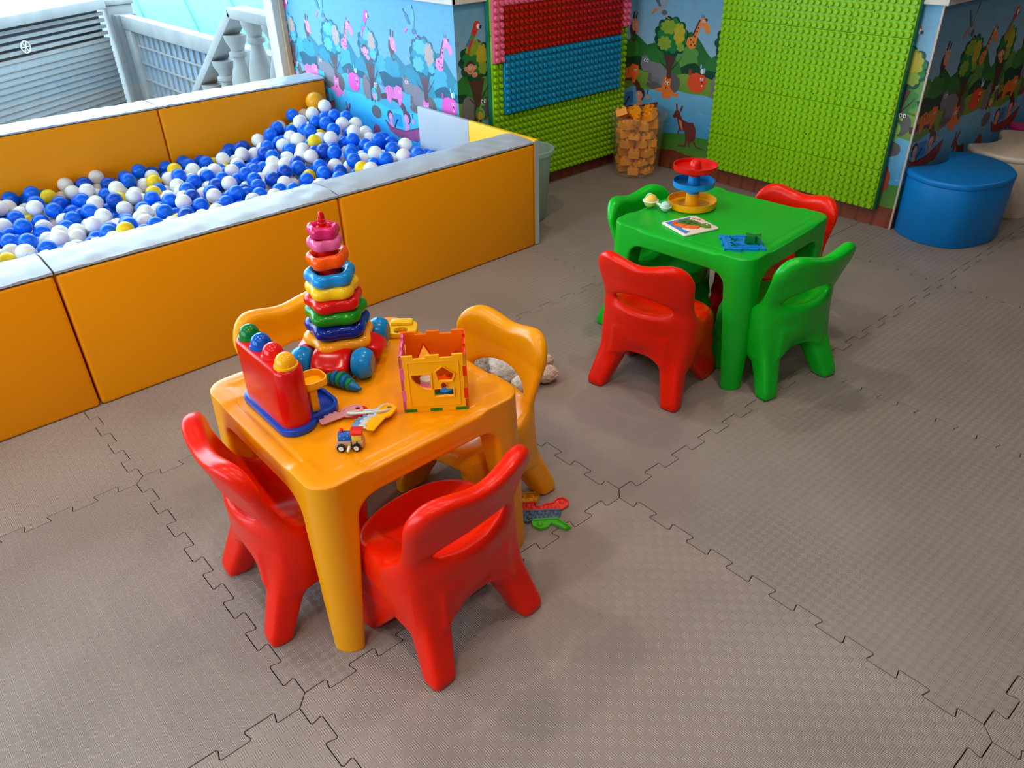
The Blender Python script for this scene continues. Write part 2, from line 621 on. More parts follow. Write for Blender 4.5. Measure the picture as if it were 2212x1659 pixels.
# ---------------------------------------------------------------- printed mural
M_mural = bpy.data.materials.new('printed_mural')
M_mural.use_nodes = True
_nt = M_mural.node_tree
_ca = _nt.nodes.new('ShaderNodeVertexColor'); _ca.layer_name = 'print'
_nz = _nt.nodes.new('ShaderNodeTexNoise'); _nz.inputs['Scale'].default_value = 35
_mx = _nt.nodes.new('ShaderNodeMix'); _mx.data_type = 'RGBA'; _mx.blend_type = 'MULTIPLY'; _mx.inputs[0].default_value = 0.22
_nt.links.new(_ca.outputs[0], _mx.inputs[6]); _nt.links.new(_nz.outputs[0], _mx.inputs[7])
_nt.links.new(_mx.outputs[2], _nt.nodes['Principled BSDF'].inputs['Base Color'])
_nt.nodes['Principled BSDF'].inputs['Roughness'].default_value = 0.42

P = 0.925
PAL = dict(sky0=(206, 216, 220), sky1=(96, 158, 194), hill=(58, 128, 48), hill2=(92, 148, 62), hilld=(34, 98, 44), bush=(18, 66, 38), bush2=(44, 120, 50), grass=(126, 158, 54), grass2=(96, 140, 44),
           cr0=(12, 70, 48), cr1=(28, 122, 56), cr2=(140, 164, 44), cr3=(190, 172, 40), trunk=(86, 48, 40), rock=(126, 118, 116), rockd=(96, 90, 90), water=(58, 148, 198), water2=(132, 196, 222),
           soil=(150, 74, 46), soild=(122, 56, 36), gir=(238, 134, 54), spot=(100, 44, 34), white=(240, 238, 232), black=(26, 22, 26), hip=(128, 124, 130), hipd=(100, 96, 102), tig=(240, 116, 44), lion=(234, 76, 34), liond=(176, 56, 28),
           kang=(112, 48, 42), kangl=(206, 128, 96), monk=(84, 44, 42), face=(226, 148, 116), boat=(158, 66, 44), boatd=(112, 44, 36), par=(214, 46, 44), blue=(58, 130, 190), bird=(150, 152, 162), birdd=(92, 94, 106), beak=(232, 104, 48), leaf=(70, 150, 56), turt=(130, 190, 70), bunny=(140, 196, 226), purple=(96, 66, 96), belly=(240, 160, 70))
def faded(c):
    """The window has bleached the yellow out of the print behind the pit."""
    r, g, b = c
    m = max(r, g)
    b2 = b + 0.95 * max(0, m - b) + 58 if g > r else b + 0.72 * max(0, m - b) + 14
    g2 = g * 0.95 + 32 if g > r else g * 0.78 + 34
    r2 = r * 0.62 + 4 if g > r else r * 0.97 + 12
    return (min(255, r2), min(255, g2), min(255, b2))

def clip_poly(pts, s0, s1, z0, z1):
    def half(pts, ins, inter):
        out = []
        for i in range(len(pts)):
            a, b = pts[i - 1], pts[i]
            if ins(b):
                if not ins(a): out.append(inter(a, b))
                out.append(b)
            elif ins(a): out.append(inter(a, b))
        return out
    def cut(ax, val, sgn):
        def inter(a, b):
            t = (val - a[ax]) / (b[ax] - a[ax])
            return (a[0] + (b[0] - a[0]) * t, a[1] + (b[1] - a[1]) * t)
        return (lambda p: sgn * (p[ax] - val) >= 0), inter
    for ax, val, sg in ((0, s0, 1), (0, s1, -1), (1, z0, 1), (1, z1, -1)):
        if len(pts) < 3: return []
        ins, it = cut(ax, val, sg)
        pts = half(pts, ins, it)
    return pts

class Mural:
    def __init__(self, length, pal):
        self.L = length; self.polys = []; self.pal = pal; self.off = 0.0; self.layer = 0
    def poly(self, pts, c, c2=None, zr=None):
        pts = clip_poly([(x + self.off, z) for x, z in pts], 0, self.L, 0.0, 0.995)
        if len(pts) >= 3:
            self.layer += 1
            self.polys.append((pts, c, c2, zr, self.layer))
    def ell(self, x, z, rx, rz, c, n=20, rot=0, **k):
        cr, sr = math.cos(rot), math.sin(rot)
        self.poly([(x + rx * math.cos(a) * cr - rz * math.sin(a) * sr, z + rx * math.cos(a) * sr + rz * math.sin(a) * cr) for a in [2 * math.pi * i / n for i in range(n)]], c, **k)
    def blob(self, x, z, rx, rz, c, lobes=9, amp=0.12, ph=0.0, **k):
        n = lobes * 6
        pts = []
        for i in range(n):
            a = 2 * math.pi * i / n
            r = 1 - amp + amp * abs(math.sin(lobes * a / 2 + ph)) * 1.6
            pts.append((x + rx * r * math.cos(a), z + rz * r * math.sin(a)))
        self.poly(pts, c, **k)
    def line(self, pts, w, c, w2=None):
        pts = [Vector(p) for p in pts]
        w2 = w if w2 is None else w2
        L, R = [], []
        for i, p in enumerate(pts):
            a = pts[max(0, i - 1)]; b = pts[min(len(pts) - 1, i + 1)]
            d = (b - a).normalized(); n = Vector((-d.y, d.x))
            ww_ = (w + (w2 - w) * i / (len(pts) - 1)) / 2
            L.append(tuple(p + n * ww_)); R.append(tuple(p - n * ww_))
        self.poly(L + R[::-1], c)
    def eyes(self, x, z, r, gap=None):
        gap = gap or r * 1.9
        for sx in (-1, 1):
            self.ell(x + sx * gap / 2, z, r * 0.8, r, 'white', 10)
            self.ell(x + sx * gap / 2 + r * 0.2, z - r * 0.1, r * 0.4, r * 0.5, 'black', 8)
    def unit(self):
        p, e, bl, ln = self.poly, self.ell, self.blob, self.line
        # rear hills
        hs = [(-.4625, .668), (-.42, .695), (-.37, .68), (-.33, .668), (-.27, .725), (-.22, .70), (-.17, .668), (-.10, .69), (-.03, .70), (.05, .72), (.10, .752), (.134, .766), (.17, .752), (.21, .715), (.25, .672), (.283, .648), (.32, .672), (.36, .69), (.41, .692), (.4625, .668)]
        p(hs + [(.4625, .40), (-.4625, .40)], 'hill', c2='hilld', zr=(.5, .72))
        bl(-.42, .62, .085, .075, 'hill2', 8); bl(-.30, .64, .07, .06, 'hill', 7); bl(-.12, .60, .07, .06, 'bush2', 8); bl(.12, .64, .075, .07, 'hill2', 8); bl(.30, .60, .06, .05, 'bush2', 7); bl(.42, .60, .07, .06, 'hill', 8)
        # dark thicket and banks
        p([(-.44, .60), (-.38, .615), (-.30, .592), (-.22, .602), (-.16, .575), (-.18, .53), (-.40, .53)], 'bush')
        p([(.08, .575), (.13, .60), (.18, .612), (.23, .585), (.32, .582), (.36, .56), (.34, .53), (.10, .53)], 'bush')
        p([(-.4625, .54), (-.38, .525), (-.28, .545), (-.18, .52), (-.08, .535), (.02, .52), (.10, .545), (.20, .555), (.30, .54), (.40, .53), (.4625, .54), (.4625, .38), (-.4625, .38)], 'grass2', c2='grass', zr=(.40, .54))
        # water
        p([(-.4625, .43), (-.36, .412), (-.26, .432), (-.14, .425), (-.05, .44), (.06, .452), (.16, .446), (.27, .452), (.36, .435), (.4625, .43), (.4625, .19), (-.4625, .19)], 'water', c2='water2', zr=(.19, .62))
        for q in range(16):
            x = -.45 + .058 * q; z = .24 + .17 * ((q * 7) % 11) / 11
            ln([(x, z), (x + .03, z + .001)], .004, 'water2', .001)
        # near shore: grass, then soil
        p([(-.4625, .21), (-.36, .222), (-.24, .205), (-.1, .195), (.02, .205), (.14, .222), (.26, .218), (.38, .225), (.4625, .21), (.4625, .07), (-.4625, .07)], 'grass2', c2='hill', zr=(.09, .22))
        p([(-.4625, .098), (-.4, .105), (-.3, .094), (-.18, .112), (-.05, .10), (.08, .118), (.2, .105), (.32, .112), (.4625, .098), (.4625, -.01), (-.4625, -.01)], 'soil', c2='soild', zr=(0, .11))
        for q in range(11):
            x = -.44 + .085 * q
            ln([(x, .0), (x + .008, .09)], .018, 'soild', .010)
        # rocks
        e(-.06, .50, .085, .062, 'rock', 14); e(.03, .485, .06, .055, 'rockd', 12); e(-.10, .455, .06, .022, 'rockd', 12); e(.34, .50, .045, .07, 'rock', 12); e(.43, .49, .06, .055, 'rockd', 12)
        # big tree
        p([(-.025, .46), (-.012, .56), (-.045, .63), (.045, .63), (.018, .56), (.028, .46)], 'trunk')
        ln([(.012, .55), (.06, .60), (.09, .635)], .010, 'trunk', .002); ln([(-.01, .56), (-.06, .585), (-.075, .61)], .009, 'trunk', .002)
        bl(0, .728, .118, .102, 'cr0', 12, .08); bl(.004, .732, .100, .086, 'cr1', 11, .10)
        bl(-.02, .775, .058, .035, 'cr2', 8, .16); bl(.055, .745, .038, .055, 'cr3', 8, .15); bl(-.045, .69, .048, .036, 'cr2', 8, .17); bl(.07, .68, .026, .022, 'cr2', 6, .15)
        # giraffe
        p([(.105, .70), (.115, .735), (.15, .745), (.185, .815), (.192, .838), (.212, .842), (.222, .825), (.252, .802), (.256, .775), (.235, .768), (.212, .795), (.198, .80), (.178, .745), (.172, .69), (.14, .676)], 'gir')
        ln([(.148, .748), (.165, .79), (.186, .83)], .010, 'spot'); e(.238, .785, .018, .02, 'gir', 12); e(.226, .832, .010, .008, 'spot', 8); ln([(.196, .84), (.194, .855)], .004, 'spot'); ln([(.207, .84), (.208, .856)], .004, 'spot'); self.eyes(.211, .824, .006)
        for (x, z) in ((.135, .725), (.155, .715), (.16, .745), (.172, .77), (.14, .70), (.165, .70), (.18, .79)): e(x, z, .006, .005, 'spot', 7)
        # hanging monkey
        ln([(-.278, .835), (-.285, .80), (-.30, .765), (-.295, .70), (-.275, .68), (-.262, .69)], .016, 'monk', .008); ln([(-.255, .83), (-.262, .80)], .009, 'monk')
        e(-.285, .75, .03, .042, 'monk', 14); e(-.268, .765, .027, .033, 'face', 14); e(-.29, .79, .011, .011, 'face', 8); e(-.25, .735, .013, .010, 'face', 8); self.eyes(-.262, .768, .006)
        # parrot tree with monkey (wraps to both unit ends)
        for o in (-.524, .401):
            p([(o - .03, .43), (o - .016, .53), (o - .05, .64), (o + .05, .64), (o + .018, .53), (o + .035, .43)], 'trunk')
            ln([(o + .012, .53), (o + .06, .585), (o + .075, .61)], .010, 'trunk', .002); ln([(o - .012, .52), (o - .055, .56)], .009, 'trunk', .002)
            bl(o, .728, .104, .094, 'cr0', 11, .09); bl(o + .006, .732, .086, .078, 'cr1', 10, .11); bl(o - .01, .79, .052, .035, 'cr2', 8, .16); bl(o + .04, .75, .036, .05, 'cr3', 8, .16); bl(o + .045, .69, .03, .03, 'cr2', 7, .15)
            e(o - .035, .70, .034, .034, 'monk', 14); e(o - .035, .695, .027, .025, 'face', 14); e(o - .066, .70, .010, .011, 'face', 8); e(o - .005, .70, .010, .011, 'face', 8); self.eyes(o - .035, .70, .006); ln([(o - .045, .683), (o - .03, .681)], .003, 'black')
            ln([(o - .02, .675), (o + .005, .655), (o + .035, .66)], .020, 'monk', .012); e(o - .01, .665, .018, .013, 'face', 10)
            # parrot
            ln([(o - .03, .81), (o - .012, .845), (o + .012, .885)], .022, 'par', .034); ln([(o - .05, .80), (o - .022, .845)], .016, 'blue', .012); ln([(o - .02, .83), (o - .012, .85)], .022, 'leaf'); ln([(o - .045, .765), (o - .03, .81)], .008, 'par', .018); e(o + .015, .888, .021, .022, 'par', 12); e(o + .024, .884, .011, .012, 'white', 10); e(o + .037, .880, .008, .008, 'black', 8)
            # turtle on its rock, bear on the shore
            e(o + .015, .375, .052, .036, 'rockd', 14); e(o + .022, .47, .022, .030, 'turt', 12, .3); e(o + .005, .475, .022, .032, 'leaf', 12); e(o + .012, .462, .015, .022, 'belly', 10); ln([(o + .015, .49), (o + .02, .515), (o + .045, .512)], .013, 'turt'); self.eyes(o + .038, .53, .010); ln([(o + .002, .44), (o - .004, .412)], .011, 'turt'); ln([(o + .028, .44), (o + .036, .412)], .011, 'turt')
            bl(o + .0, .225, .05, .078, 'boat', 9, .06); e(o - .035, .215, .016, .016, 'face', 10); e(o - .01, .245, .012, .010, 'soild', 8)
        # grey rhino
        p([(-.21, .56), (-.20, .605), (-.165, .612), (-.135, .585), (-.06, .58), (-.01, .545), (-.015, .47), (-.05, .46), (-.06, .50), (-.115, .50), (-.125, .465), (-.15, .47), (-.145, .53), (-.19, .525)], 'hip')
        e(-.178, .57, .030, .038, 'hip', 14); self.eyes(-.168, .585, .0095); e(-.185, .612, .010, .012, 'hipd', 8); p([(-.15, .48), (-.145, .52), (-.12, .52), (-.12, .47)], 'hipd')
        # tiger on a log
        ln([(-.44, .47), (-.36, .49), (-.27, .475), (-.22, .44), (-.20, .37)], .03, 'trunk', .04)
        p([(-.38, .47), (-.385, .53), (-.345, .545), (-.30, .53), (-.275, .555), (-.225, .55), (-.215, .505), (-.235, .48), (-.245, .45), (-.265, .45), (-.27, .48), (-.33, .48), (-.345, .45), (-.365, .45)], 'tig')
        for x in (-.36, -.335, -.31): ln([(x, .535), (x + .006, .495)], .005, 'spot', .002)
        ln([(-.385, .50), (-.42, .52), (-.43, .555)], .010, 'tig', .006); self.eyes(-.245, .522, .007); e(-.235, .556, .008, .008, 'spot', 7)
        # cat splashing in the water
        p([(-.035, .40), (-.04, .43), (-.08, .425), (-.085, .44), (-.04, .455), (-.03, .50), (-.02, .52), (0, .505), (.025, .51), (.022, .46), (.06, .43), (.085, .44), (.08, .415), (.03, .42), (.025, .395)], 'tig')
        self.eyes(-.004, .482, .009); e(-.01, .455, .005, .008, 'boatd', 8)
        # lion cub with bird
        bl(.20, .51, .062, .052, 'lion', 10, .05); e(.235, .525, .034, .034, 'lion', 12); ln([(.15, .545), (.152, .575)], .016, 'liond', .02); self.eyes(.235, .533, .007); e(.238, .518, .006, .005, 'black', 7); e(.238, .50, .006, .004, 'white', 7)
        e(.232, .575, .012, .014, 'white', 10); e(.246, .58, .008, .016, 'bunny', 8); e(.222, .598, .006, .014, 'bunny', 8)
        # monkeys in a boat
        e(-.365, .375, .030, .034, 'monk', 12); e(-.36, .368, .022, .026, 'face', 12); self.eyes(-.357, .374, .005); ln([(-.37, .345), (-.345, .31)], .03, 'face', .03); p([(-.335, .33), (-.325, .40), (-.255, .40), (-.25, .335)], 'blue'); ln([(-.33, .32), (-.30, .36), (-.285, .37)], .010, 'black')
        e(-.195, .395, .034, .036, 'monk', 12); e(-.205, .385, .026, .026, 'face', 12); self.eyes(-.208, .392, .005); ln([(-.19, .36), (-.215, .32)], .04, 'face', .03); ln([(-.15, .385), (-.125, .38)], .022, 'face'); ln([(-.142, .40), (-.146, .42), (-.133, .422)], .004, 'black')
        p([(-.425, .345), (-.36, .315), (-.22, .318), (-.06, .365), (-.075, .31), (-.11, .278), (-.30, .272), (-.38, .29)], 'boat')
        ln([(-.425, .345), (-.36, .313), (-.22, .316), (-.06, .365)], .008, 'boatd'); ln([(-.14, .33), (-.125, .278)], .004, 'boatd')
        # kangaroo
        o = .07
        ln([(o + .15, .19), (o + .17, .165), (o + .235, .158)], .012, 'kang', .003); p([(o + .02, .30), (o + .04, .325), (o + .06, .30), (o + .10, .29), (o + .135, .295), (o + .16, .26), (o + .16, .205), (o + .125, .175), (o + .095, .19), (o + .08, .24), (o + .05, .235), (o + .03, .27)], 'kang')
        e(o + .018, .325, .022, .022, 'kang', 12); e(o + .0, .31, .014, .010, 'kang', 8); e(o + .012, .36, .007, .022, 'kang', 8, .2); e(o + .045, .358, .007, .022, 'kang', 8, -.35); e(o + .013, .36, .003, .014, 'kangl', 8, .2)
        p([(o + .03, .30), (o + .05, .25), (o + .07, .235), (o + .055, .29)], 'kangl'); ln([(o + .10, .20), (o + .095, .155), (o + .045, .15)], .016, 'kang', .012); ln([(o + .12, .19), (o + .118, .155)], .012, 'kang'); ln([(o + .05, .255), (o + .035, .225), (o + .045, .21)], .010, 'kang')
        # flying stork
        ln([(-.15, .83), (-.118, .862)], .006, 'beak', .018); p([(-.125, .862), (-.10, .885), (-.07, .865), (-.045, .85), (-.05, .832), (-.085, .838)], 'bird'); p([(-.10, .872), (-.13, .905), (-.138, .935), (-.11, .92), (-.085, .875)], 'birdd'); p([(-.085, .868), (-.075, .92), (-.06, .96), (-.045, .92), (-.055, .865)], 'bird'); ln([(-.138, .93), (-.142, .945)], .006, 'black'); ln([(-.062, .95), (-.06, .965)], .006, 'black'); ln([(-.05, .84), (-.035, .822), (-.02, .815)], .006, 'face', .003); e(-.06, .845, .02, .014, 'birdd', 10)
    def build(self, name, parent, origin, direction, normal):
        d = Vector(direction); n = Vector(normal); o = Vector(origin)
        me = bpy.data.meshes.new(name)
        V, F, CC = [], [], []
        top = max(q[4] for q in self.polys)
        for pts, c, c2, zr, ly in self.polys:
            off = 0.0005 + 0.000008 * ly
            base = len(V)
            for (s, z) in pts:
                V.append(tuple(o + d * s + Vector((0, 0, z)) + n * off))
            F.append(list(range(base, base + len(pts))))
            for (s, z) in pts:
                col = lin(self.pal[c])
                if c2:
                    t = min(1, max(0, (z - zr[0]) / (zr[1] - zr[0])))
                    cc = lin(self.pal[c2])
                    col = tuple(a + (b - a) * t for a, b in zip(col, cc))
                CC.append(col + (1.0,))
        me.from_pydata(V, [], F)
        ca = me.color_attributes.new('print', 'FLOAT_COLOR', 'CORNER')
        flat = []
        for poly in me.polygons:
            flip = poly.normal.dot(n) < 0
            for li in poly.loop_indices:
                flat.extend(CC[me.loops[li].vertex_index])
        ca.data.foreach_set('color', flat)
        me.materials.append(M_mural)
        return link(name, me, None, parent)

def build_mural(parent, origin, direction, normal, length, m_start, pal):
    mu = Mural(length, pal)
    mu.poly([(0, 0), (length, 0), (length, .995), (0, .995)], 'sky0', c2='sky1', zr=(.72, .995))
    k0 = math.floor((m_start - .4625) / P) - 1
    k1 = math.ceil((m_start + length + .4625) / P) + 1
    for k in range(k0, k1 + 1):
        mu.off = k * P - m_start
        if mu.off + .65 < 0 or mu.off - .65 > length: continue
        mu.layer = 1 if k % 2 else 3
        mu.unit()
    return mu.build('mural', parent, origin, direction, normal)
PF = {k: faded(v) for k, v in PAL.items()}
PF['sky1'] = (72, 160, 200); PF['sky0'] = (166, 200, 214)
mA0 = -2.14 - (-2.42) - P     # print runs on round the corners
build_mural(WALLS['pit'], (-3.88, 1.12, 0), (1, 0, 0), (0, -1, 0), 1.74, -3.88 + 2.42, PF)
build_mural(WALLS['a'], (-2.14, 1.12, 0), (0, 1, 0), (1, 0, 0), 1.30, mA0, PAL)
build_mural(WALLS['b'], (-2.14, 2.42, 0), (1, 0, 0), (0, -1, 0), 1.703, mA0 + 1.30, PAL)
build_mural(WALLS['s'], (US, 2.42, 0), (0, 1, 0), (1, 0, 0), 4.0, mA0 + 1.30 + 1.703, PAL)

# ================================================================ window
M_frame = mat('window_frame_plastic', (205, 208, 205), 0.4)
win = MB()
win.box2((-4.02, 1.045, 0.30), (-3.90, 1.115, 2.45), 0.006)
win.box2((-4.02, -3.3, 0.28), (-3.92, 1.05, 0.34), 0.006)
win.box2((-4.02, -3.3, 2.39), (-3.92, 1.05, 2.45), 0.006)
win.box2((-4.02, -3.36, 0.30), (-3.92, -3.28, 2.45), 0.006)
win.box2((-4.02, -1.75, 0.30), (-3.92, -1.68, 2.45), 0.006)
W1 = win.obj('window_1', M_frame, smooth=False)
tag(W1, 'large window above the ball pit looking onto a courtyard', 'window', kind='structure')
MB().box2((-3.905, 1.085, 0.0), (-3.878, 1.118, 1.0), 0.003).obj('corner_strip', mat('tan_strip', (190, 168, 140), 0.5), W1, smooth=False)
M_glass = bpy.data.materials.new('window_glass')
M_glass.use_nodes = True
_nt = M_glass.node_tree
for n in list(_nt.nodes): _nt.nodes.remove(n)
_o = _nt.nodes.new('ShaderNodeOutputMaterial'); _t = _nt.nodes.new('ShaderNodeBsdfTransparent'); _g = _nt.nodes.new('ShaderNodeBsdfGlossy'); _mxs = _nt.nodes.new('ShaderNodeMixShader'); _fr = _nt.nodes.new('ShaderNodeFresnel')
_g.inputs['Roughness'].default_value = 0.02
_t.inputs['Color'].default_value = (0.93, 0.97, 0.98, 1)
_fr.inputs['IOR'].default_value = 1.35
_nt.links.new(_fr.outputs[0], _mxs.inputs[0]); _nt.links.new(_t.outputs[0], _mxs.inputs[1]); _nt.links.new(_g.outputs[0], _mxs.inputs[2]); _nt.links.new(_mxs.outputs[0], _o.inputs[0])
for (a, b_) in ((-3.29, -1.75), (-1.68, 1.046)):
    me = bpy.data.meshes.new('pane')
    me.from_pydata([(-3.965, a, .33), (-3.965, b_, .33), (-3.965, b_, 2.40), (-3.965, a, 2.40)], [], [(0, 1, 2, 3)])
    link('pane', me, M_glass, W1)

w2 = MB()
for (lo, hi) in (((-3.4, -4.58, 0.30), (-3.34, -4.5, 2.45)), ((0.94, -4.58, 0.30), (1.0, -4.5, 2.45)), ((-3.4, -4.58, 0.30), (1.0, -4.5, 0.36)), ((-3.4, -4.58, 2.39), (1.0, -4.5, 2.45)), ((-1.23, -4.58, 0.30), (-1.17, -4.5, 2.45))):
    w2.box2(lo, hi, 0.004)
W2 = w2.obj('window_2', M_frame, smooth=False)
tag(W2, 'second window in the wall to the left of the camera', 'window', kind='structure')
for (a, b_) in ((-3.34, -1.23), (-1.17, 0.94)):
    me = bpy.data.meshes.new('pane')
    me.from_pydata([(a, -4.54, .36), (b_, -4.54, .36), (b_, -4.54, 2.39), (a, -4.54, 2.39)], [], [(0, 1, 2, 3)])
    link('pane', me, M_glass, W2)

# ceiling downlights (fixtures round the lamps, the added far-end one too)
M_lampring = mat('lamp_ring', (230, 228, 222), 0.4)
for i, (u, v) in enumerate(LAMPS):
    t = thing('ceiling_downlight', (u, v, CEIL), 0, 'round recessed downlight in the playroom ceiling', 'ceiling light', 'recessed ceiling downlights')
    MB().lathe([(0.075, -0.004), (0.075, -0.014), (0.095, -0.014), (0.095, 0.0), (0.075, 0.0)], seg=24, closed=True).obj('ring', M_lampring, t)

# ================================================================ courtyard outside the window
GZ = -1.25
M_conc = mat('weathered_concrete', (96, 96, 98), 0.8, var=0.22, vscale=3, bump=0.2, bscale=30)
M_concl = mat('pale_concrete', (134, 132, 130), 0.8, var=0.12, vscale=4, bump=0.2, bscale=30)
M_gate = mat('grey_gate_paint', (136, 140, 142), 0.55, var=0.08, vscale=3)
M_gated = mat('gate_dark_gap', (92, 92, 104), 0.8)
M_turq = mat('turquoise_roof_sheet', (84, 150, 158), 0.22, var=0.1, vscale=1.5)
yard = MB().box2((-24, -16, GZ - 0.2), (-4.08, 22, GZ)).box2((-4.08, -16, GZ - 0.2), (6, -4.7, GZ)).obj('courtyard_ground', M_conc, smooth=False)
tag(yard, 'grey courtyard paving seen through the window', 'ground', kind='structure')

GP_ = Vector((-9.12, 1.62, 0))                     # gate post by the lattice wall
GD = Vector((0.545, -0.835, 0)).normalized()      # gate runs towards the left of the view
ga = math.atan2(GD.y, GD.x)
gt = thing('driveway_gate', (GP_.x, GP_.y, GZ), ga, 'grey metal driveway gate with slatted top seen through the window', 'gate')
GL = 3.6
def gz(z): return z - GZ
MB().box2((0.22, -0.10, gz(0.42)), (GL, 0.10, gz(0.52)), 0.01).obj('lintel', M_concl, gt)
MB().box2((0.22, -0.02, 0.05), (GL, 0.02, gz(0.10))).obj('lower_sheet', M_gate, gt, smooth=False)
z = 0.12
while z < gz(0.08):
    MB().box2((0.22, -0.02, z), (GL, 0.032, z + 0.010)).obj('rib', M_concl, gt, smooth=False)
    z += 0.058
MB().box2((0.22, -0.06, gz(0.10)), (GL, -0.04, gz(0.42))).obj('dark_backing', M_gated, gt, smooth=False)
for q in range(5):
    zz = gz(0.10) + q * 0.064
    MB().box2((0.22, -0.015, zz), (GL, 0.03, zz + 0.034)).obj('slat', M_concl, gt, smooth=False)
GT = gz(0.642)
ge = MB()
ge.lathe([(0.052, -0.006), (0.058, -0.006), (0.058, 0.006), (0.052, 0.006)], seg=20, closed=True, rot=Matrix.Rotation(math.pi / 2, 3, 'X'), c=(1.40, 0.045, GT - 0.42))
for q in range(6):
    a = q * math.pi / 3
    ge.cyl((1.40, 0.045, GT - 0.42), (1.40 + 0.055 * math.cos(a), 0.045, GT - 0.42 + 0.055 * math.sin(a)), 0.004, seg=6)
ge.obj('round_emblem', mat('emblem_white', (225, 225, 228), 0.5), gt)
post = thing('gate_post', (GP_.x, GP_.y, GZ), 0, 'pale concrete gate post between the gate and the lattice fence', 'post')
MB().box2((-0.16, -0.12, 0), (0.14, 0.16, 0.44 - GZ), 0.012).obj('shaft', M_concl, post)
MB().box2((-0.18, -0.14, 0.44 - GZ), (0.16, 0.18, 0.50 - GZ), 0.012).obj('cap', M_concl, post)
MB().box2((0.17, -0.10, 0), (0.34, 0.12, 0.36 - GZ), 0.012).obj('pilaster', M_conc, post)

# lattice fence along the side
lf = thing('lattice_fence', (-8.78, 1.62, GZ), 0, 'pale fence with glazed lattice squares behind the stone balustrade', 'fence')
LZ = 0.36 - GZ
MB().box2((0.02, -0.06, LZ - 0.14), (4.3, 0.06, LZ), 0.008).obj('top_rail', M_concl, lf)
MB().box2((0.02, -0.05, 0), (0.20, 0.05, LZ - 0.14), 0.008).obj('post', M_concl, lf)
MB().box2((0.20, 0.01, 0.0), (4.3, 0.02, LZ - 0.14)).obj('panel', mat('lattice_glass', (120, 140, 160), 0.3), lf, smooth=False)
for q in range(26):
    x = 0.24 + q * 0.155
    MB().box2((x, -0.012, 0.0), (x + 0.012, 0.01, LZ - 0.14)).obj('lattice_bar', M_concl, lf, smooth=False)
for q in range(9):
    zz = LZ - 0.30 - q * 0.175
    MB().box2((0.20, -0.014, zz), (4.3, 0.008, zz + 0.016)).obj('lattice_bar', M_concl, lf, smooth=False)

# stair balustrade close to the window
bl_ = thing('stone_balustrade', (-4.9, 1.30, GZ), 0, 'stone stair balustrade with turned balusters just outside the window', 'balustrade')
P0 = Vector((-0.12, 0, 0.72 - GZ)); P1 = Vector((-1.35, 0, -0.10 - GZ))
dd = (P1 - P0)
MB().box((P0 + dd / 2), (dd.length, 0.15, 0.075), 0.012, rot=Matrix.Rotation(-math.atan2(dd.z, dd.x), 3, 'Y')).obj('sloping_rail', M_concl, bl_)
MB().box2((-0.16, -0.075, 0.675 - GZ), (0.75, 0.075, 0.75 - GZ), 0.012).obj('top_rail', M_concl, bl_)
BS = 1.45
prof = [(0.0, 0), (0.062, 0), (0.062, 0.05), (0.04, 0.06), (0.036, 0.09), (0.055, 0.16), (0.066, 0.24), (0.058, 0.34), (0.036, 0.46), (0.030, 0.50), (0.048, 0.515), (0.048, 0.54), (0.034, 0.55), (0.04, 0.58), (0.056, 0.62), (0.060, 0.66), (0.0, 0.66)]
balm = MB().lathe([(r * BS, z) for r, z in prof], seg=20).mesh('baluster', angle=35)
for (x, zt) in ((0.10, 0.68), (0.44, 0.68), (-0.26, 0.545), (-0.60, 0.32), (-0.94, 0.09)):
    link('baluster', balm, M_concl, bl_, loc=(x, 0, zt - 0.66 - GZ))
MB().box2((-0.12, -0.09, 0.0), (0.75, 0.09, 0.02 - GZ), 0.01).obj('plinth', M_concl, bl_)
sp_ = MB()
sp_.prism([(-0.12, 0.0), (-0.12, 0.02 - GZ), (-1.35, -0.74 - GZ), (-1.35, 0.0)], -0.09, 0.09, M=Matrix.Rotation(math.pi / 2, 4, 'X'))
sp_.obj('stair_plinth', M_conc, bl_, smooth=False)

# turquoise curved roof beyond the fence
rf = thing('curved_roof', (-11.3, 5.2, GZ), math.radians(-8), 'turquoise curved sheet roof beyond the lattice fence', 'roof')
rb = MB()
arc = [(3.4 * math.cos(math.radians(a)), 2.2 * math.sin(math.radians(a))) for a in range(0, 181, 6)]
b = bmesh.new()
rows = [[b.verts.new((x, yy, zz)) for x, zz in arc] for yy in (-3.0, -1.0, 1.0, 3.0)]
for r0, r1 in zip(rows, rows[1:]):
    for i in range(len(arc) - 1):
        b.faces.new((r0[i], r0[i + 1], r1[i + 1], r1[i]))
b.faces.new(rows[0]); b.faces.new(rows[-1][::-1])
bmesh.ops.recalc_face_normals(b, faces=b.faces)
rb._merge(b)
rb.obj('roof_sheet', M_turq, rf)
for q in range(12):
    yy = -2.9 + q * 0.53
    MB().tube([(x * 1.004, yy, zz * 1.004) for x, zz in arc], 0.018, 6).obj('roof_seam', mat('roof_seam', (70, 130, 145), 0.4), rf)
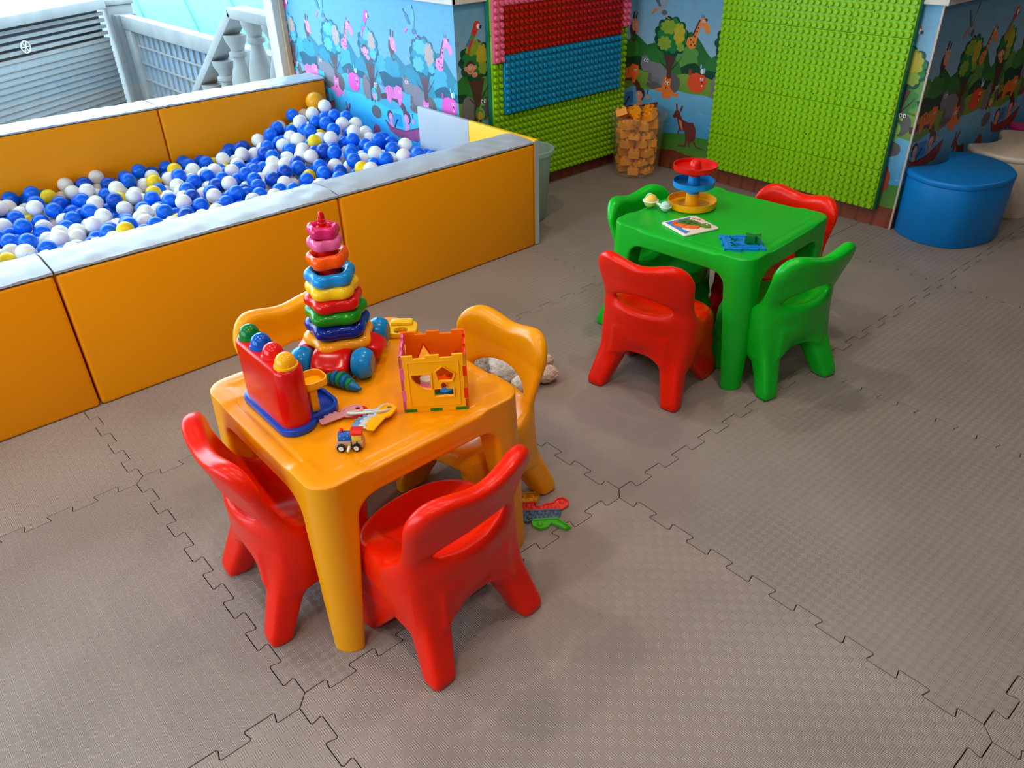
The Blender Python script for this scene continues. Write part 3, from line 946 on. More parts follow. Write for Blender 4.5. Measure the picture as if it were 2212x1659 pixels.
# ================================================================ ball pit
M_vy = mat('yellow_vinyl', (240, 148, 0), 0.45, spec=0.25, var=0.03, vscale=2, bump=0.12, bscale=14)
M_vg = mat('grey_vinyl', (170, 176, 186), 0.38, var=0.05, vscale=4, bump=0.55, bscale=9)
M_seam = mat('pad_seam', (70, 44, 16), 0.7)
PH = 0.50
def pad(v0, v1, u0, u1, label):
    """Foam pad of the pit: yellow vinyl body, grey top cover, dark welt line under the cover."""
    t = thing('foam_pad', ((u0 + u1) / 2, (v0 + v1) / 2, 0), 0, label, 'foam pad', 'yellow foam pads round the ball pit')
    L = (v1 - v0) - 0.006; D = u1 - u0
    MB().box((0, 0, 0.242), (D, L, 0.484), 0.012, 3).obj('body', M_vy, t)
    MB().box((0, 0, 0.484), (D - 0.004, L - 0.004, 0.004)).obj('welt', M_seam, t, smooth=False)
    # softly puckered cover
    b = bmesh.new()
    nx, ny = 9, 49
    rows = []
    rs = random.Random(int((v0 + 9) * 100 + u0 * 10))
    ph = [rs.uniform(0, 6.28) for _ in range(6)]
    for j in range(ny):
        y = -L / 2 + L * j / (ny - 1)
        row = []
        for i in range(nx):
            x = -D / 2 + D * i / (nx - 1)
            ed = min(i, nx - 1 - i) / 2.0
            z = 0.494 + 0.006 * min(1, ed) + 0.0016 * math.sin(y * 38 + ph[0] + x * 22) * min(1, ed) + 0.0012 * math.sin(y * 71 + ph[1] - x * 35) + 0.001 * math.sin(y * 23 + ph[2] + x * 60)
            row.append(b.verts.new((x, y, z)))
        rows.append(row)
    for r0, r1 in zip(rows, rows[1:]):
        for i in range(nx - 1):
            b.faces.new((r0[i], r0[i + 1], r1[i + 1], r1[i]))
    geom = bmesh.ops.extrude_edge_only(b, edges=[e for e in b.edges if e.is_boundary])
    for v in [g for g in geom['geom'] if isinstance(g, bmesh.types.BMVert)]:
        v.co.z = 0.486
    bmesh.ops.recalc_face_normals(b, faces=b.faces)
    mb = MB(); mb._merge(b)
    mb.obj('top_cover', M_vg, t, angle=60)
    return t
FU0, FU1 = -1.695, -1.495
pad(0.045, 1.045, FU0, FU1, 'front foam pad of the ball pit nearest the green block panel')
pad(-0.955, 0.045, FU0, FU1, 'middle front foam pad of the ball pit behind the ring stacker')
pad(-1.955, -0.955, FU0, FU1, 'front foam pad of the ball pit at the left edge of the picture')
pad(0.078, 1.10, -3.68, -3.46, 'rear foam pad of the ball pit beside the faded mural')
pad(-0.922, 0.078, -3.68, -3.46, 'rear foam pad of the ball pit under the gate seen outside')
pad(-1.922, -0.922, -3.68, -3.46, 'rear foam pad of the ball pit left of the picture edge')
t = thing('end_pad', (-1.955, 1.062, 0), 0, 'thin grey and yellow foam pad closing the pit by the mural corner', 'foam pad')
MB().box((-0.24, 0, 0.25), (0.43, 0.026, 0.50), 0.006).obj('grey_section', M_vg, t)
MB().box((0.215, 0, 0.25), (0.48, 0.026, 0.50), 0.006).obj('yellow_section', mat('bright_yellow_vinyl', (244, 188, 16), 0.42, bump=0.12, bscale=14), t)
MB().box((0.456, 0, 0.25), (0.003, 0.022, 0.49)).obj('end_seam', M_vg, t, smooth=False)

# balls: dropped one by one until the heap reaches its surface
BR = 0.0385
U0, U1, V0, V1 = -3.46 + BR, FU0 - BR, -1.45, 1.046 - BR
def heap(u, v):
    z = 0.205 + 0.02 * math.sin(u * 4.1 + 1) * math.sin(v * 3.3)
    z += 0.085 * math.exp(-((u + 3.25) / 0.45) ** 2 - ((v - 0.93) / 0.30) ** 2)
    z += 0.085 * max(0, min(1, (v - 0.35) / 0.6)) * (1 if u < -2.2 else 1)
    z += 0.045 * max(0, min(1, (u + 2.6) / 0.7))
    return z
rb_ = random.Random(11)
cells = {}
CS = 2 * BR
balls = []
def rest_z(u, v):
    z = BR + 0.001
    ci, cj = int((u + 9) / CS), int((v + 9) / CS)
    for a in (-1, 0, 1):
        for b in (-1, 0, 1):
            for (bu, bv, bz) in cells.get((ci + a, cj + b), ()):
                d2 = (u - bu) ** 2 + (v - bv) ** 2
                if d2 < CS * CS:
                    zz = bz + math.sqrt(CS * CS - d2)
                    if zz > z: z = zz
    return z
fails = 0
while fails < 260 and len(balls) < 2600:
    best = None
    for _ in range(5):
        u = rb_.uniform(U0, U1); v = rb_.uniform(V0, V1)
        z = rest_z(u, v)
        if best is None or z - heap(u, v) < best[2] - heap(best[0], best[1]): best = (u, v, z)
    u, v, z = best
    st = BR * 0.7
    for it in range(16):
        a = rb_.uniform(0, 6.283)
        uu = min(U1, max(U0, u + st * math.cos(a))); vv = min(V1, max(V0, v + st * math.sin(a)))
        zz = rest_z(uu, vv)
        if zz < z: u, v, z = uu, vv, zz
        else: st *= 0.88
    if z > heap(u, v) + 0.012:
        fails += 1
        continue
    balls.append((u, v, z))
    cells.setdefault((int((u + 9) / CS), int((v + 9) / CS)), []).append((u, v, z))
# which balls show largest from the photograph's viewpoint
def pix(p):
    d = Vector(p) - CAM
    zc = d.dot(FWD)
    return 1106 + FPX * d.dot(RIGHT) / zc, 829.5 - FPX * d.dot(UP) / zc, zc
buf = -np.ones((420, 560), int)
order = sorted(range(len(balls)), key=lambda i: -(Vector(balls[i]) - CAM).length)
for i in order:
    x, y, zc = pix(balls[i])
    r = FPX * BR / zc / 2.5
    x /= 2.5; y /= 2.5
    if x < -r or x > 560 + r or y < -r or y > 420 + r: continue
    d = Vector(balls[i]) + Vector((0, 0, BR * 0.6)) - CAM
    t_ = (FU0 - CAM.x) / d.x
    if CAM.z + d.z * t_ < 0.50: continue
    x0, x1, y0, y1 = max(0, int(x - r)), min(559, int(x + r) + 1), max(0, int(y - r)), min(419, int(y + r) + 1)
    if x1 < x0 or y1 < y0: continue
    yy, xx = np.mgrid[y0:y1 + 1, x0:x1 + 1]
    buf[y0:y1 + 1, x0:x1 + 1][(xx - x) ** 2 + (yy - y) ** 2 <= r * r] = i
cnt = np.bincount(buf[buf >= 0].ravel(), minlength=len(balls))
show = set(int(i) for i in np.argsort(-cnt)[:300] if cnt[i] > 0)
BALL_COL = {'blue': mat('ball_blue', (0, 100, 226), 0.28, var=0.05), 'white': mat('ball_white', (238, 236, 228), 0.3, var=0.03), 'yellow': mat('ball_yellow', (240, 204, 20), 0.3, var=0.04), 'navy': mat('ball_navy', (6, 74, 184), 0.28, var=0.05)}
def ico(sub):
    b = bmesh.new()
    bmesh.ops.create_icosphere(b, subdivisions=sub, radius=BR)
    return b
ball_me = {}
for kname, mm in BALL_COL.items():
    mb = MB(); mb._merge(ico(4))
    mb.bm.normal_update()
    me = mb.mesh('pit_ball', angle=80)
    me.materials.append(mm)
    ball_me[kname] = me
def ball_kind():
    x = rb_.random()
    return 'blue' if x < 0.44 else 'navy' if x < 0.52 else 'white' if x < 0.945 else 'yellow'
kinds = [ball_kind() for _ in balls]
BIG = (-3.37, 0.965, 0.388)
def near_big(p):
    d = Vector(p) - Vector(BIG)
    return d.length < BR + 0.055 or (d.length < BR + 0.10 and d.z > -0.03 and d.x - d.y > 0)
for i in list(range(len(balls))):
    if i in show and not near_big(balls[i]):
        kn = kinds[i]
        o = link('pit_ball', ball_me[kn], None, loc=balls[i])
        word = {'blue': 'blue', 'navy': 'blue', 'white': 'white', 'yellow': 'yellow'}[kn]
        tag(o, '%s hollow plastic ball lying in the ball pit' % word, 'ball', '%s balls in the ball pit' % word)
rest = bmesh.new()
sub = bmesh.new(); bmesh.ops.create_icosphere(sub, subdivisions=2, radius=BR)
sv = [v.co.copy() for v in sub.verts]; sf = [[v.index for v in f.verts] for f in sub.faces]
RV, RF, RM = [], [], []
KN = list(BALL_COL)
for i, bpos in enumerate(balls):
    if i in show or near_big(bpos): continue
    base = len(RV)
    RV.extend([tuple(v + Vector(bpos)) for v in sv])
    RF.extend([[base + q for q in f] for f in sf])
    RM.extend([KN.index(kinds[i])] * len(sf))
rest.free(); sub.free()
me = bpy.data.meshes.new('pit_ball_fill')
me.from_pydata(RV, [], RF)
for kname in KN: me.materials.append(BALL_COL[kname])
me.polygons.foreach_set('material_index', RM)
me.polygons.foreach_set('use_smooth', [True] * len(RF))
tag(link('pit_ball_fill', me), 'blue, white and yellow plastic balls filling the ball pit underneath', 'ball', kind='stuff')
bo = MB(); bo._merge(ico(4)); bo.bm.normal_update()
for v in bo.bm.verts: v.co *= 0.055 / BR
tag(bo.obj('pit_ball', mat('ball_orange', (236, 160, 20), 0.3), loc=BIG, angle=80), 'larger orange ball in the far corner of the ball pit', 'ball')

# ================================================================ block panels on the walls
M_lime = mat('lime_plastic', (142, 194, 14), 0.3, var=0.03)
M_limed = mat('lime_plastic_darker', (128, 180, 14), 0.3, var=0.03)  # slightly darker lime variant, not applied to any part
M_teal = mat('teal_board', (20, 116, 92), 0.5)
M_pink = mat('pink_plastic', (236, 104, 140), 0.3, var=0.03)
M_redb = mat('dark_red_plastic', (176, 8, 12), 0.3, var=0.03)
M_blueb = mat('block_blue_plastic', (20, 138, 186), 0.3, var=0.03)
PITCH = 0.032
def stud_mesh(m):
    mb = MB().lathe([(0.0115, 0), (0.0110, 0.0135), (0.0098, 0.0150), (0, 0.0152)], seg=12)
    me = mb.mesh('stud', angle=50)
    me.materials.append(m)
    return me
stud_me = {}
def studs_for(root, places, budget):
    """places: (world point, normal matrix, material, plate object). The nearest ones are parts, the rest one joined part."""
    places.sort(key=lambda q: (q[0] - CAM).length)
    near, far = places[:budget], places[budget:]
    for (p, rot, m, pl) in near:
        if m.name not in stud_me: stud_me[m.name] = stud_mesh(m)
        o = link('stud', stud_me[m.name], None, pl)
        o.matrix_local = Matrix.Translation(p - root.location) @ rot
    mats = []
    V, F, MI = [], [], []
    for (p, rot, m, pl) in far:
        if m.name not in stud_me: stud_me[m.name] = stud_mesh(m)
        me = stud_me[m.name]
        if m not in mats: mats.append(m)
        base = len(V)
        V.extend([tuple(p - root.location + rot @ v.co) for v in me.vertices])
        for f in me.polygons:
            F.append([base + q for q in f.vertices]); MI.append(mats.index(m))
    if V:
        me = bpy.data.meshes.new('studs')
        me.from_pydata(V, [], F)
        for m in mats: me.materials.append(m)
        me.polygons.foreach_set('material_index', MI)
        me.polygons.foreach_set('use_smooth', [True] * len(F))
        me.set_sharp_from_angle(angle=math.radians(50))
        tag(link('studs', me, None, root), kind='stuff')

# large green panel on the back wall
NB, RB_ = 31, 33
PB = thing('block_panel', (-1.515, 2.415, 0), 0, 'large all-green studded building-block panel on the mural wall', 'block panel')
x0, z0 = -1.515, 0.088
MB().box2((0.0, -0.028, z0 - 0.002), (NB * PITCH + 0.004, -0.001, z0 + RB_ * PITCH + 0.002), 0.002).obj('backing_board', M_teal, PB, smooth=False)
plates = {}
places = []
RN = Matrix.Rotation(math.pi / 2, 4, 'X')
cx = [0, 12, 22, NB]; cz = [0, 6, 14, 24, RB_]
for a in range(3):
    for b in range(4):
        o = MB().box2((cx[a] * PITCH + .0006, -0.040, z0 + cz[b] * PITCH + .0006), (cx[a + 1] * PITCH - .0006, -0.028, z0 + cz[b + 1] * PITCH - .0006), 0.0012, 1).obj('baseplate', M_lime, PB)
        for i in range(cx[a], cx[a + 1]):
            for j in range(cz[b], cz[b + 1]):
                places.append((Vector((x0 + (i + .5) * PITCH, 2.415 - 0.040, z0 + (j + .5) * PITCH)), RN, M_lime, o))
studs_for(PB, places, 300)
sc_ = MB()
for (i, j) in [(a, b) for a in (2, 7, 13, 18, 25) for b in (4, 9, 15, 21, 27)]:
    sc_.cyl((i * PITCH, -0.0405, z0 + j * PITCH), (i * PITCH, -0.039, z0 + j * PITCH), 0.0035, seg=8)
sc_.obj('screw_heads', mat('screw_dark', (30, 40, 30), 0.5), PB)['kind'] = 'stuff'

# panel with coloured plates on the side wall
PA = thing('block_panel', (-2.135, 1.312, 0), 0, 'studded block panel with red, blue and pink plates over lime green', 'block panel')
y0, z0, NA, RA = 1.312, 0.070, 31, 32
MB().box2((0.001, -0.006, z0 - 0.002), (0.024, NA * PITCH + 0.002, z0 + RA * PITCH), 0.002).obj('backing_board', M_teal, PA, smooth=False)
RX = Matrix.Rotation(math.pi / 2, 4, 'Y')
def region(i, j):
    """which colour stands at column i, row j"""
    z = j
    if i < 2 and j >= 20: return 'pink'
    if i >= 29 and j >= 22: return 'pink'
    if 2 <= i < 29 and j >= 28: return 'pink'
    if 2 <= i < 29 and 12 <= j < 21: return 'blue'
    if 2 <= i < 29 and 21 <= j < 28: return 'red'
    return 'lime'
places = []
cy = [0, 8, 16, 24, NA]; cz = [0, 8, 16, 24, RA]
for a in range(4):
    for b in range(4):
        o = MB().box2((0.024, cy[a] * PITCH + .0006, z0 + cz[b] * PITCH + .0006), (0.036, cy[a + 1] * PITCH - .0006, z0 + cz[b + 1] * PITCH - .0006), 0.0012, 1).obj('baseplate', M_lime, PA)
        for i in range(cy[a], cy[a + 1]):
            for j in range(cz[b], cz[b + 1]):
                if region(i, j) == 'lime':
                    places.append((Vector((-2.135 + 0.036, y0 + (i + .5) * PITCH, z0 + (j + .5) * PITCH)), RX, M_lime, o))
def cplate(name, i0, i1, j0, j1, m, th=0.020):
    o = MB().box2((0.036, i0 * PITCH + .0005, z0 + j0 * PITCH + .0005), (0.036 + th, i1 * PITCH - .0005, z0 + j1 * PITCH - .0005), 0.0012, 1).obj(name, m, PA)
    for i in range(i0, i1):
        for j in range(j0, j1):
            places.append((Vector((-2.135 + 0.036 + th, y0 + (i + .5) * PITCH, z0 + (j + .5) * PITCH)), RX, m, o))
cplate('pink_plate', 0, 2, 20, 26, M_pink); cplate('pink_plate', 0, 2, 26, 32, M_pink); cplate('pink_plate', 29, 31, 22, 32, M_pink); cplate('pink_plate', 2, 29, 28, 32, M_pink)
cplate('red_plate', 2, 15, 21, 28, M_redb); cplate('red_plate', 15, 29, 21, 28, M_redb)
cplate('blue_plate', 2, 29, 20, 21, M_blueb); cplate('blue_plate', 2, 15, 12, 20, M_blueb); cplate('blue_plate', 15, 29, 12, 20, M_blueb)
studs_for(PA, places, 300)

# ================================================================ bins
M_bin = translucent('milky_bin_plastic', (214, 190, 150), 0.10, 0.25)
M_bin2 = translucent('greenish_bin_plastic', (170, 196, 190), 0.55, 0.3)
def bin_mesh(rb, rt, h, rim):
    return MB().lathe([(0, 0.002), (rb - 0.01, 0.002), (rb, 0.012), (rt, h - 0.02), (rt + rim, h - 0.018), (rt + rim, h), (rt - 0.002, h), (rt - 0.003, h - 0.02), (rb - 0.004, 0.014), (0, 0.006)], seg=48)
BX, BY = -1.905, 2.225
t = thing('storage_bin', (BX, BY, 0), 0, 'round translucent bin full of orange blocks in the mural corner', 'bin')
bin_mesh(0.130, 0.150, 0.345, 0.014).obj('tub', M_bin, t)
# blocks inside it
M_ob = mat('orange_block_plastic', (250, 156, 22), 0.3, var=0.05)
def block_mesh(nx, ny, h=0.040):
    mb = MB().box((0, 0, h / 2), (nx * 0.032 - 0.001, ny * 0.032 - 0.001, h), 0.0015, 1)
    for i in range(nx):
        for j in range(ny):
            mb.lathe([(0.0105, 0), (0.0105, 0.011), (0.009, 0.0125), (0, 0.0127)], c=((i - (nx - 1) / 2) * 0.032, (j - (ny - 1) / 2) * 0.032, h), seg=12)
    me = mb.mesh('building_block')
    me.materials.append(M_ob)
    return me
bms = [block_mesh(2, 2), block_mesh(2, 1), block_mesh(2, 3), block_mesh(1, 1), block_mesh(2, 2, 0.022)]
rbk = random.Random(5)
for lay in range(6):
    n_out = 6
    for k in range(n_out + 1):
        if k < n_out:
            a = 2 * math.pi * (k + 0.5 * (lay % 2)) / n_out + rbk.uniform(-.08, .08); r = 0.074 + 0.0028 * lay
        else:
            a, r = 0.0, 0.0
        zb = 0.014 + lay * 0.0505
        me = bms[rbk.choice([0, 0, 0, 1, 2, 4] if k < n_out else [3])]
        o = link('building_block', me, None, loc=(BX + r * math.cos(a), BY + r * math.sin(a), zb))
        o.rotation_euler = (0, 0, a) if lay == 0 else (rbk.uniform(-.2, .2), rbk.uniform(-.2, .2), a + rbk.uniform(-.35, .35))
        tag(o, 'orange studded building block in the translucent corner bin', 'toy block', 'orange blocks in the corner bin')
for (a, r, z, rx, ry, kk) in ((3.9, .09, .322, .5, .3, 0), (5.2, .085, .318, -.4, .5, 1), (0.2, .085, .322, .3, -.5, 0), (1.6, .085, .322, .5, .2, 0), (2.8, .085, .322, -.4, .3, 4), (4.4, .01, .335, .3, .6, 1)):
    o = link('building_block', bms[kk], None, loc=(BX + r * math.cos(a), BY + r * math.sin(a), z), rot=(rx, ry, a))
    tag(o, 'orange studded building block heaped at the top of the corner bin', 'toy block', 'orange blocks heaped on top of the corner bin')
t = thing('storage_bin', (-1.80, 1.268, 0), 0, 'empty milky bin half hidden behind the end of the ball pit', 'bin')
bin_mesh(0.095, 0.125, 0.36, 0.014).obj('tub', M_bin2, t)

# ================================================================ stools by the right-hand wall
def stool(name, loc, rz, m, label, cut=True):
    """Comma-shaped moulded stool: round body with a hollow scooped out of one side."""
    t = thing(name, loc, rz, label, 'stool')
    ctrl = [(-.235, -.18), (-.19, -.245), (-.137, -.278), (-.06, -.305), (.009, -.30), (.075, -.275), (.117, -.228), (.15, -.15), (.170, -.068), (.168, .01), (.146, .077), (.08, .165), (-.001, .214), (-.06, .230), (-.115, .231), (-.17, .212), (-.197, .178), (-.178, .11), (-.147, .04), (-.146, -.03), (-.166, -.102), (-.21, -.15)]
    pts = []
    n = len(ctrl)
    for i in range(n):
        p0, p1, p2, p3 = (Vector(ctrl[(i + q) % n]) for q in (-1, 0, 1, 2))
        for f in (0, 1 / 3, 2 / 3):
            q = 0.5 * (2 * p1 + (p2 - p0) * f + (2 * p0 - 5 * p1 + 4 * p2 - p3) * f * f + (3 * p1 - p0 - 3 * p2 + p3) * f ** 3)
            pts.append((q.x, q.y))
    MB().prism(pts, 0.0, 0.285, bevel=0.006).obj('body', m, t)
    big = [(x * 1.02, y * 1.02) for x, y in pts]
    MB().prism(big, 0.270, 0.300, bevel=0.011, seg=3).obj('seat_top', m, t)
    return t
M_seatb = mat('stool_blue_vinyl', (0, 122, 200), 0.36, var=0.03, bump=0.15, bscale=90)
M_seatw = mat('stool_cream_vinyl', (214, 196, 176), 0.36, var=0.04, bump=0.15, bscale=90)
M_seatm = mat('stool_magenta_vinyl', (200, 40, 110), 0.36, bump=0.15, bscale=90)
stool('stool', (-0.212, 2.655, 0), 0, M_seatb, 'blue comma-shaped stool at the mural corner')
stool('stool', (-0.185, 3.235, 0), math.radians(4), M_seatw, 'cream comma-shaped stool behind the blue stool')
stool('stool', (-0.19, 3.78, 0), 0, M_seatm, 'magenta stool just visible behind the cream stool')
# ================================================================ moulded tables
def rbox_sdf(X, Y, Z, c, hs, r):
    qx = np.abs(X - c[0]) - hs[0] + r; qy = np.abs(Y - c[1]) - hs[1] + r; qz = np.abs(Z - c[2]) - hs[2] + r
    return np.sqrt(np.maximum(qx, 0) ** 2 + np.maximum(qy, 0) ** 2 + np.maximum(qz, 0) ** 2) + np.minimum(np.maximum(qx, np.maximum(qy, qz)), 0) - r
def rr2(X, Y, hx, hy, r):
    qx = np.abs(X) - hx + r; qy = np.abs(Y) - hy + r
    return np.sqrt(np.maximum(qx, 0) ** 2 + np.maximum(qy, 0) ** 2) + np.minimum(np.maximum(qx, qy), 0) - r
TH = 0.468                     # table height
TW = 0.274                     # half width of the top
def table_sdf(X, Y, Z):
    A, B = np.abs(X), np.abs(Y)
    # deck with rounded rim
    q2 = rr2(X, Y, TW, TW, 0.052)
    dz = np.abs(Z - (TH - 0.020)) - 0.020
    r = 0.019
    deck = np.sqrt(np.maximum(q2 + r, 0) ** 2 + np.maximum(dz + r, 0) ** 2) + np.minimum(np.maximum(q2 + r, dz + r), 0) - r
    # shallow groove line round the centre field
    field = rr2(X, Y, TW - 0.034, TW - 0.034, 0.04)
    deck = smax(deck, -np.maximum(np.abs(field) - 0.0045, (TH - 0.0028) - Z), 0.002)
    # apron round the rim
    ring = np.maximum(q2 + 0.001, -(q2 + 0.030))
    apron = np.maximum(ring, np.maximum(Z - (TH - 0.01), (TH - 0.060) - Z))
    # corner legs: wide at the top, splayed a little
    t = np.clip(Z / TH, 0, 1)
    outer = (TW + 0.010) * (1 - t) + (TW - 0.001) * t
    wdt = 0.052 + 0.044 * t
    leg = rr2(X, Y, outer, outer, 0.052)
    cut = smax((outer - wdt) - A, (outer - wdt) - B, 0.03)
    leg = smax(leg, cut, 0.022)
    leg = smax(leg, np.maximum(Z - (TH - 0.015), -Z + 0.001), 0.008)
    body = smin(apron, leg - 0.004, 0.045)
    lim = rr2(X, Y, outer, outer, 0.052)          # the legs stay flush with the rim
    return np.maximum(smin(deck, body, 0.012), lim)
def table_cls(c, n):
    top = c[:, 2] > TH - 0.062
    q = (c[:, 0] > 0).astype(int) + 2 * (c[:, 1] > 0).astype(int)
    return np.where(top, 0, 1 + q)
TABLE = sdf_parts(table_sdf, (-0.30, -0.30, -0.008), (0.30, 0.30, TH + 0.012), 0.0040, table_cls)
def make_table(loc, rz, m, label):
    t = thing('play_table', loc, rz, label, 'table')
    for c in sorted(TABLE):
        me = TABLE[c].copy()
        me.materials.append(m)
        o = bpy.data.objects.new('tabletop' if c == 0 else 'leg', me)
        COL.objects.link(o); o.parent = t
    return t
M_ty = mat('table_yellow_plastic', (238, 148, 0), 0.30, var=0.02, vscale=3)
M_tg = mat('table_green_plastic', (6, 172, 34), 0.32, var=0.02, vscale=3)
M_cr = mat('chair_red_plastic', (234, 28, 0), 0.30, spec=0.32, var=0.02, vscale=3)
YT = Vector((-0.310, -0.592, 0)); GT_ = Vector((-0.392, 0.918, 0))
make_table(YT, 0, M_ty, 'yellow plastic play table covered with toys')
make_table(GT_, math.radians(4.5), M_tg, 'green plastic play table near the green block panel')

# ================================================================ moulded chairs
def cone_sdf(X, Y, Z, a, b, ra, rb, sx=1.0, sy=1.0):
    a = np.array(a, float); b = np.array(b, float)
    d = b - a; L2 = (d * d).sum()
    t = np.clip(((X - a[0]) * d[0] + (Y - a[1]) * d[1] + (Z - a[2]) * d[2]) / L2, 0, 1)
    dx = (X - a[0] - t * d[0]) / sx; dy = (Y - a[1] - t * d[1]) / sy; dzz = Z - a[2] - t * d[2]
    q = (dx ** 4 + dy ** 4 + dzz ** 4) ** 0.25      # squarish section
    return (q - (ra + (rb - ra) * t)) * min(sx, sy)
CH = 0.50
def back_y(x, z):
    k = 1.35 + 1.5 * np.clip((0.42 - z) / 0.17, 0, 1)
    return -0.152 + k * x * x - 0.20 * (z - 0.24)
def chair_sdf(X, Y, Z):
    A = np.abs(X)
    # curved back shell with two soft ears and a dip in the middle
    ys = back_y(X, Z)
    top = 0.487 + 0.009 * np.cos(2 * np.pi * (A - 0.110) / 0.22)
    w = 0.142 + 0.030 * np.clip((Z - 0.18) / 0.26, 0, 1)
    bot = 0.175 - 1.2 * A * A
    thick = 0.014 + 0.009 * np.clip((Z - 0.41) / 0.07, 0, 1)
    shell = np.abs(Y - ys) * 0.93 - thick
    out = smax(A - w, Z - top, 0.075)
    out = smax(out, bot - Z, 0.04)
    shell = smax(shell, out, 0.024)
    # seat pan
    sy = (Y + 0.018) / 0.140; sx = X / 0.152
    e = (np.abs(sx) ** 2.6 + np.abs(sy) ** 2.6) ** (1 / 2.6)
    plan = (e - 1) * 0.15
    zt = 0.262 - 0.014 * np.clip(1 - e * e, 0, 1) + 0.012 * np.clip(-sy, 0, 1)
    seat = smax(plan, np.maximum(Z - zt, (0.205) - Z), 0.022)
    f = smin(shell, seat, 0.055)
    # legs
    rear = cone_sdf(A, Y, Z, (0.092, -0.090, 0.205), (0.139, -0.176, 0.010), 0.046, 0.031, 1.0, 0.9)
    front = cone_sdf(A, Y, Z, (0.124, -0.045, 0.212), (0.143, 0.085, 0.016), 0.062, 0.042, 0.42, 1.0)
    apron = np.maximum(np.maximum(A - 0.085, np.abs(Y + 0.128) - 0.028), np.maximum(0.150 - Z, Z - 0.215))
    side = np.maximum(np.maximum(np.abs(A - 0.105) - 0.028, np.abs(Y + 0.02) - 0.09), np.maximum(0.150 - Z, Z - 0.22))
    f = smin(f, smin(apron, side, 0.03), 0.03)
    f = smin(f, smin(rear, front, 0.03), 0.045)
    # lens-shaped opening through the back
    zc = Z - 0.338 + 0.8 * X * X
    hole = smax(np.sqrt((X / 0.104) ** 2 + (zc / 0.031) ** 2) * 0.031 - 0.031, Y - (ys + 0.05), 0.004)
    flare = np.clip(-(Y - (ys - 0.006)), 0, 0.03) * 0.5
    f = smax(f, -(hole - flare), 0.012)
    return smax(f, -Z + 0.001, 0.006)
def chair_cls(c, n):
    x, y, z = c.T
    ys = back_y(x, z)
    out = np.zeros(len(c), int)                       # seat
    out[(z > 0.275) | ((y < ys + 0.024) & (z > 0.165))] = 1   # backrest
    lo = (z < 0.165)
    out[lo] = 2 + (x[lo] > 0) + 2 * (y[lo] > -0.03)
    return out
CHAIR = sdf_parts(chair_sdf, (-0.215, -0.26, -0.008), (0.215, 0.20, 0.53), 0.0045, chair_cls)
CHN = {0: 'seat', 1: 'backrest'}
chair_me = {}
def make_chair(loc, deg, m, label):
    t = thing('toddler_chair', (loc[0], loc[1], 0), math.radians(deg), label, 'chair', 'moulded toddler chairs')
    for c in sorted(CHAIR):
        if (c, m.name) not in chair_me:
            me = CHAIR[c].copy(); me.materials.append(m); chair_me[(c, m.name)] = me
        o = bpy.data.objects.new(CHN.get(c, 'leg'), chair_me[(c, m.name)])
        COL.objects.link(o); o.parent = t
    return t
M_cy = mat('chair_yellow_plastic', (244, 160, 0), 0.30, var=0.02, vscale=3)
M_cg = mat('chair_green_plastic', (4, 178, 30), 0.30, var=0.02, vscale=3)
make_chair((-0.032, -0.625), 95, M_cr, 'red chair in front, at the side of the yellow table nearest the camera')
make_chair((-0.315, -0.772), -4, M_cr, 'red chair at the left of the yellow table, beside the red ball toy')
make_chair((-0.292, -0.328), 183, M_cy, 'yellow chair with a white plush toy on its seat')
make_chair((-0.630, -0.535), -90, M_cy, 'yellow chair between the ring stacker and the ball pit')
make_chair((-0.350, 0.585), 12, M_cr, 'red chair with its back to us at the left of the green table')
make_chair((-0.150, 0.893), 79, M_cg, 'green chair at the right of the green table, turned away from us')
make_chair((-0.555, 0.86), -90, M_cg, 'green chair on the far left side of the green table')
make_chair((-0.316, 1.108), 180, M_cr, 'red chair on the far side of the green table, by the block panel')
# ================================================================ toys on the yellow table
TZ = TH + 0.0008
red = mat('toy_red', (206, 16, 10), 0.22, var=0.02)
blue = mat('toy_blue', (16, 66, 172), 0.22, var=0.02)
navy = mat('toy_navy', (10, 38, 140), 0.18, var=0.02)
sky = mat('toy_sky_blue', (14, 136, 206), 0.22, var=0.02)
green = mat('toy_green', (24, 134, 20), 0.2, var=0.02)
dgreen = mat('toy_dark_green', (10, 116, 40), 0.22, var=0.02)
yellow = mat('toy_yellow', (250, 178, 6), 0.25, var=0.02)
lemon = mat('toy_lemon', (240, 192, 24), 0.2, var=0.02)
amber = mat('toy_amber', (244, 156, 14), 0.2, var=0.02)
orange = mat('toy_orange', (248, 84, 4), 0.2, var=0.02)
pink = mat('toy_pink', (226, 96, 150), 0.2, var=0.02)
magenta = mat('toy_magenta', (212, 34, 104), 0.2, var=0.02)
ivory = mat('toy_ivory', (226, 222, 204), 0.3, var=0.02)
black = mat('toy_black', (22, 20, 20), 0.4)
chrome = mat('toy_silver', (190, 190, 190), 0.3, metallic=0.6)

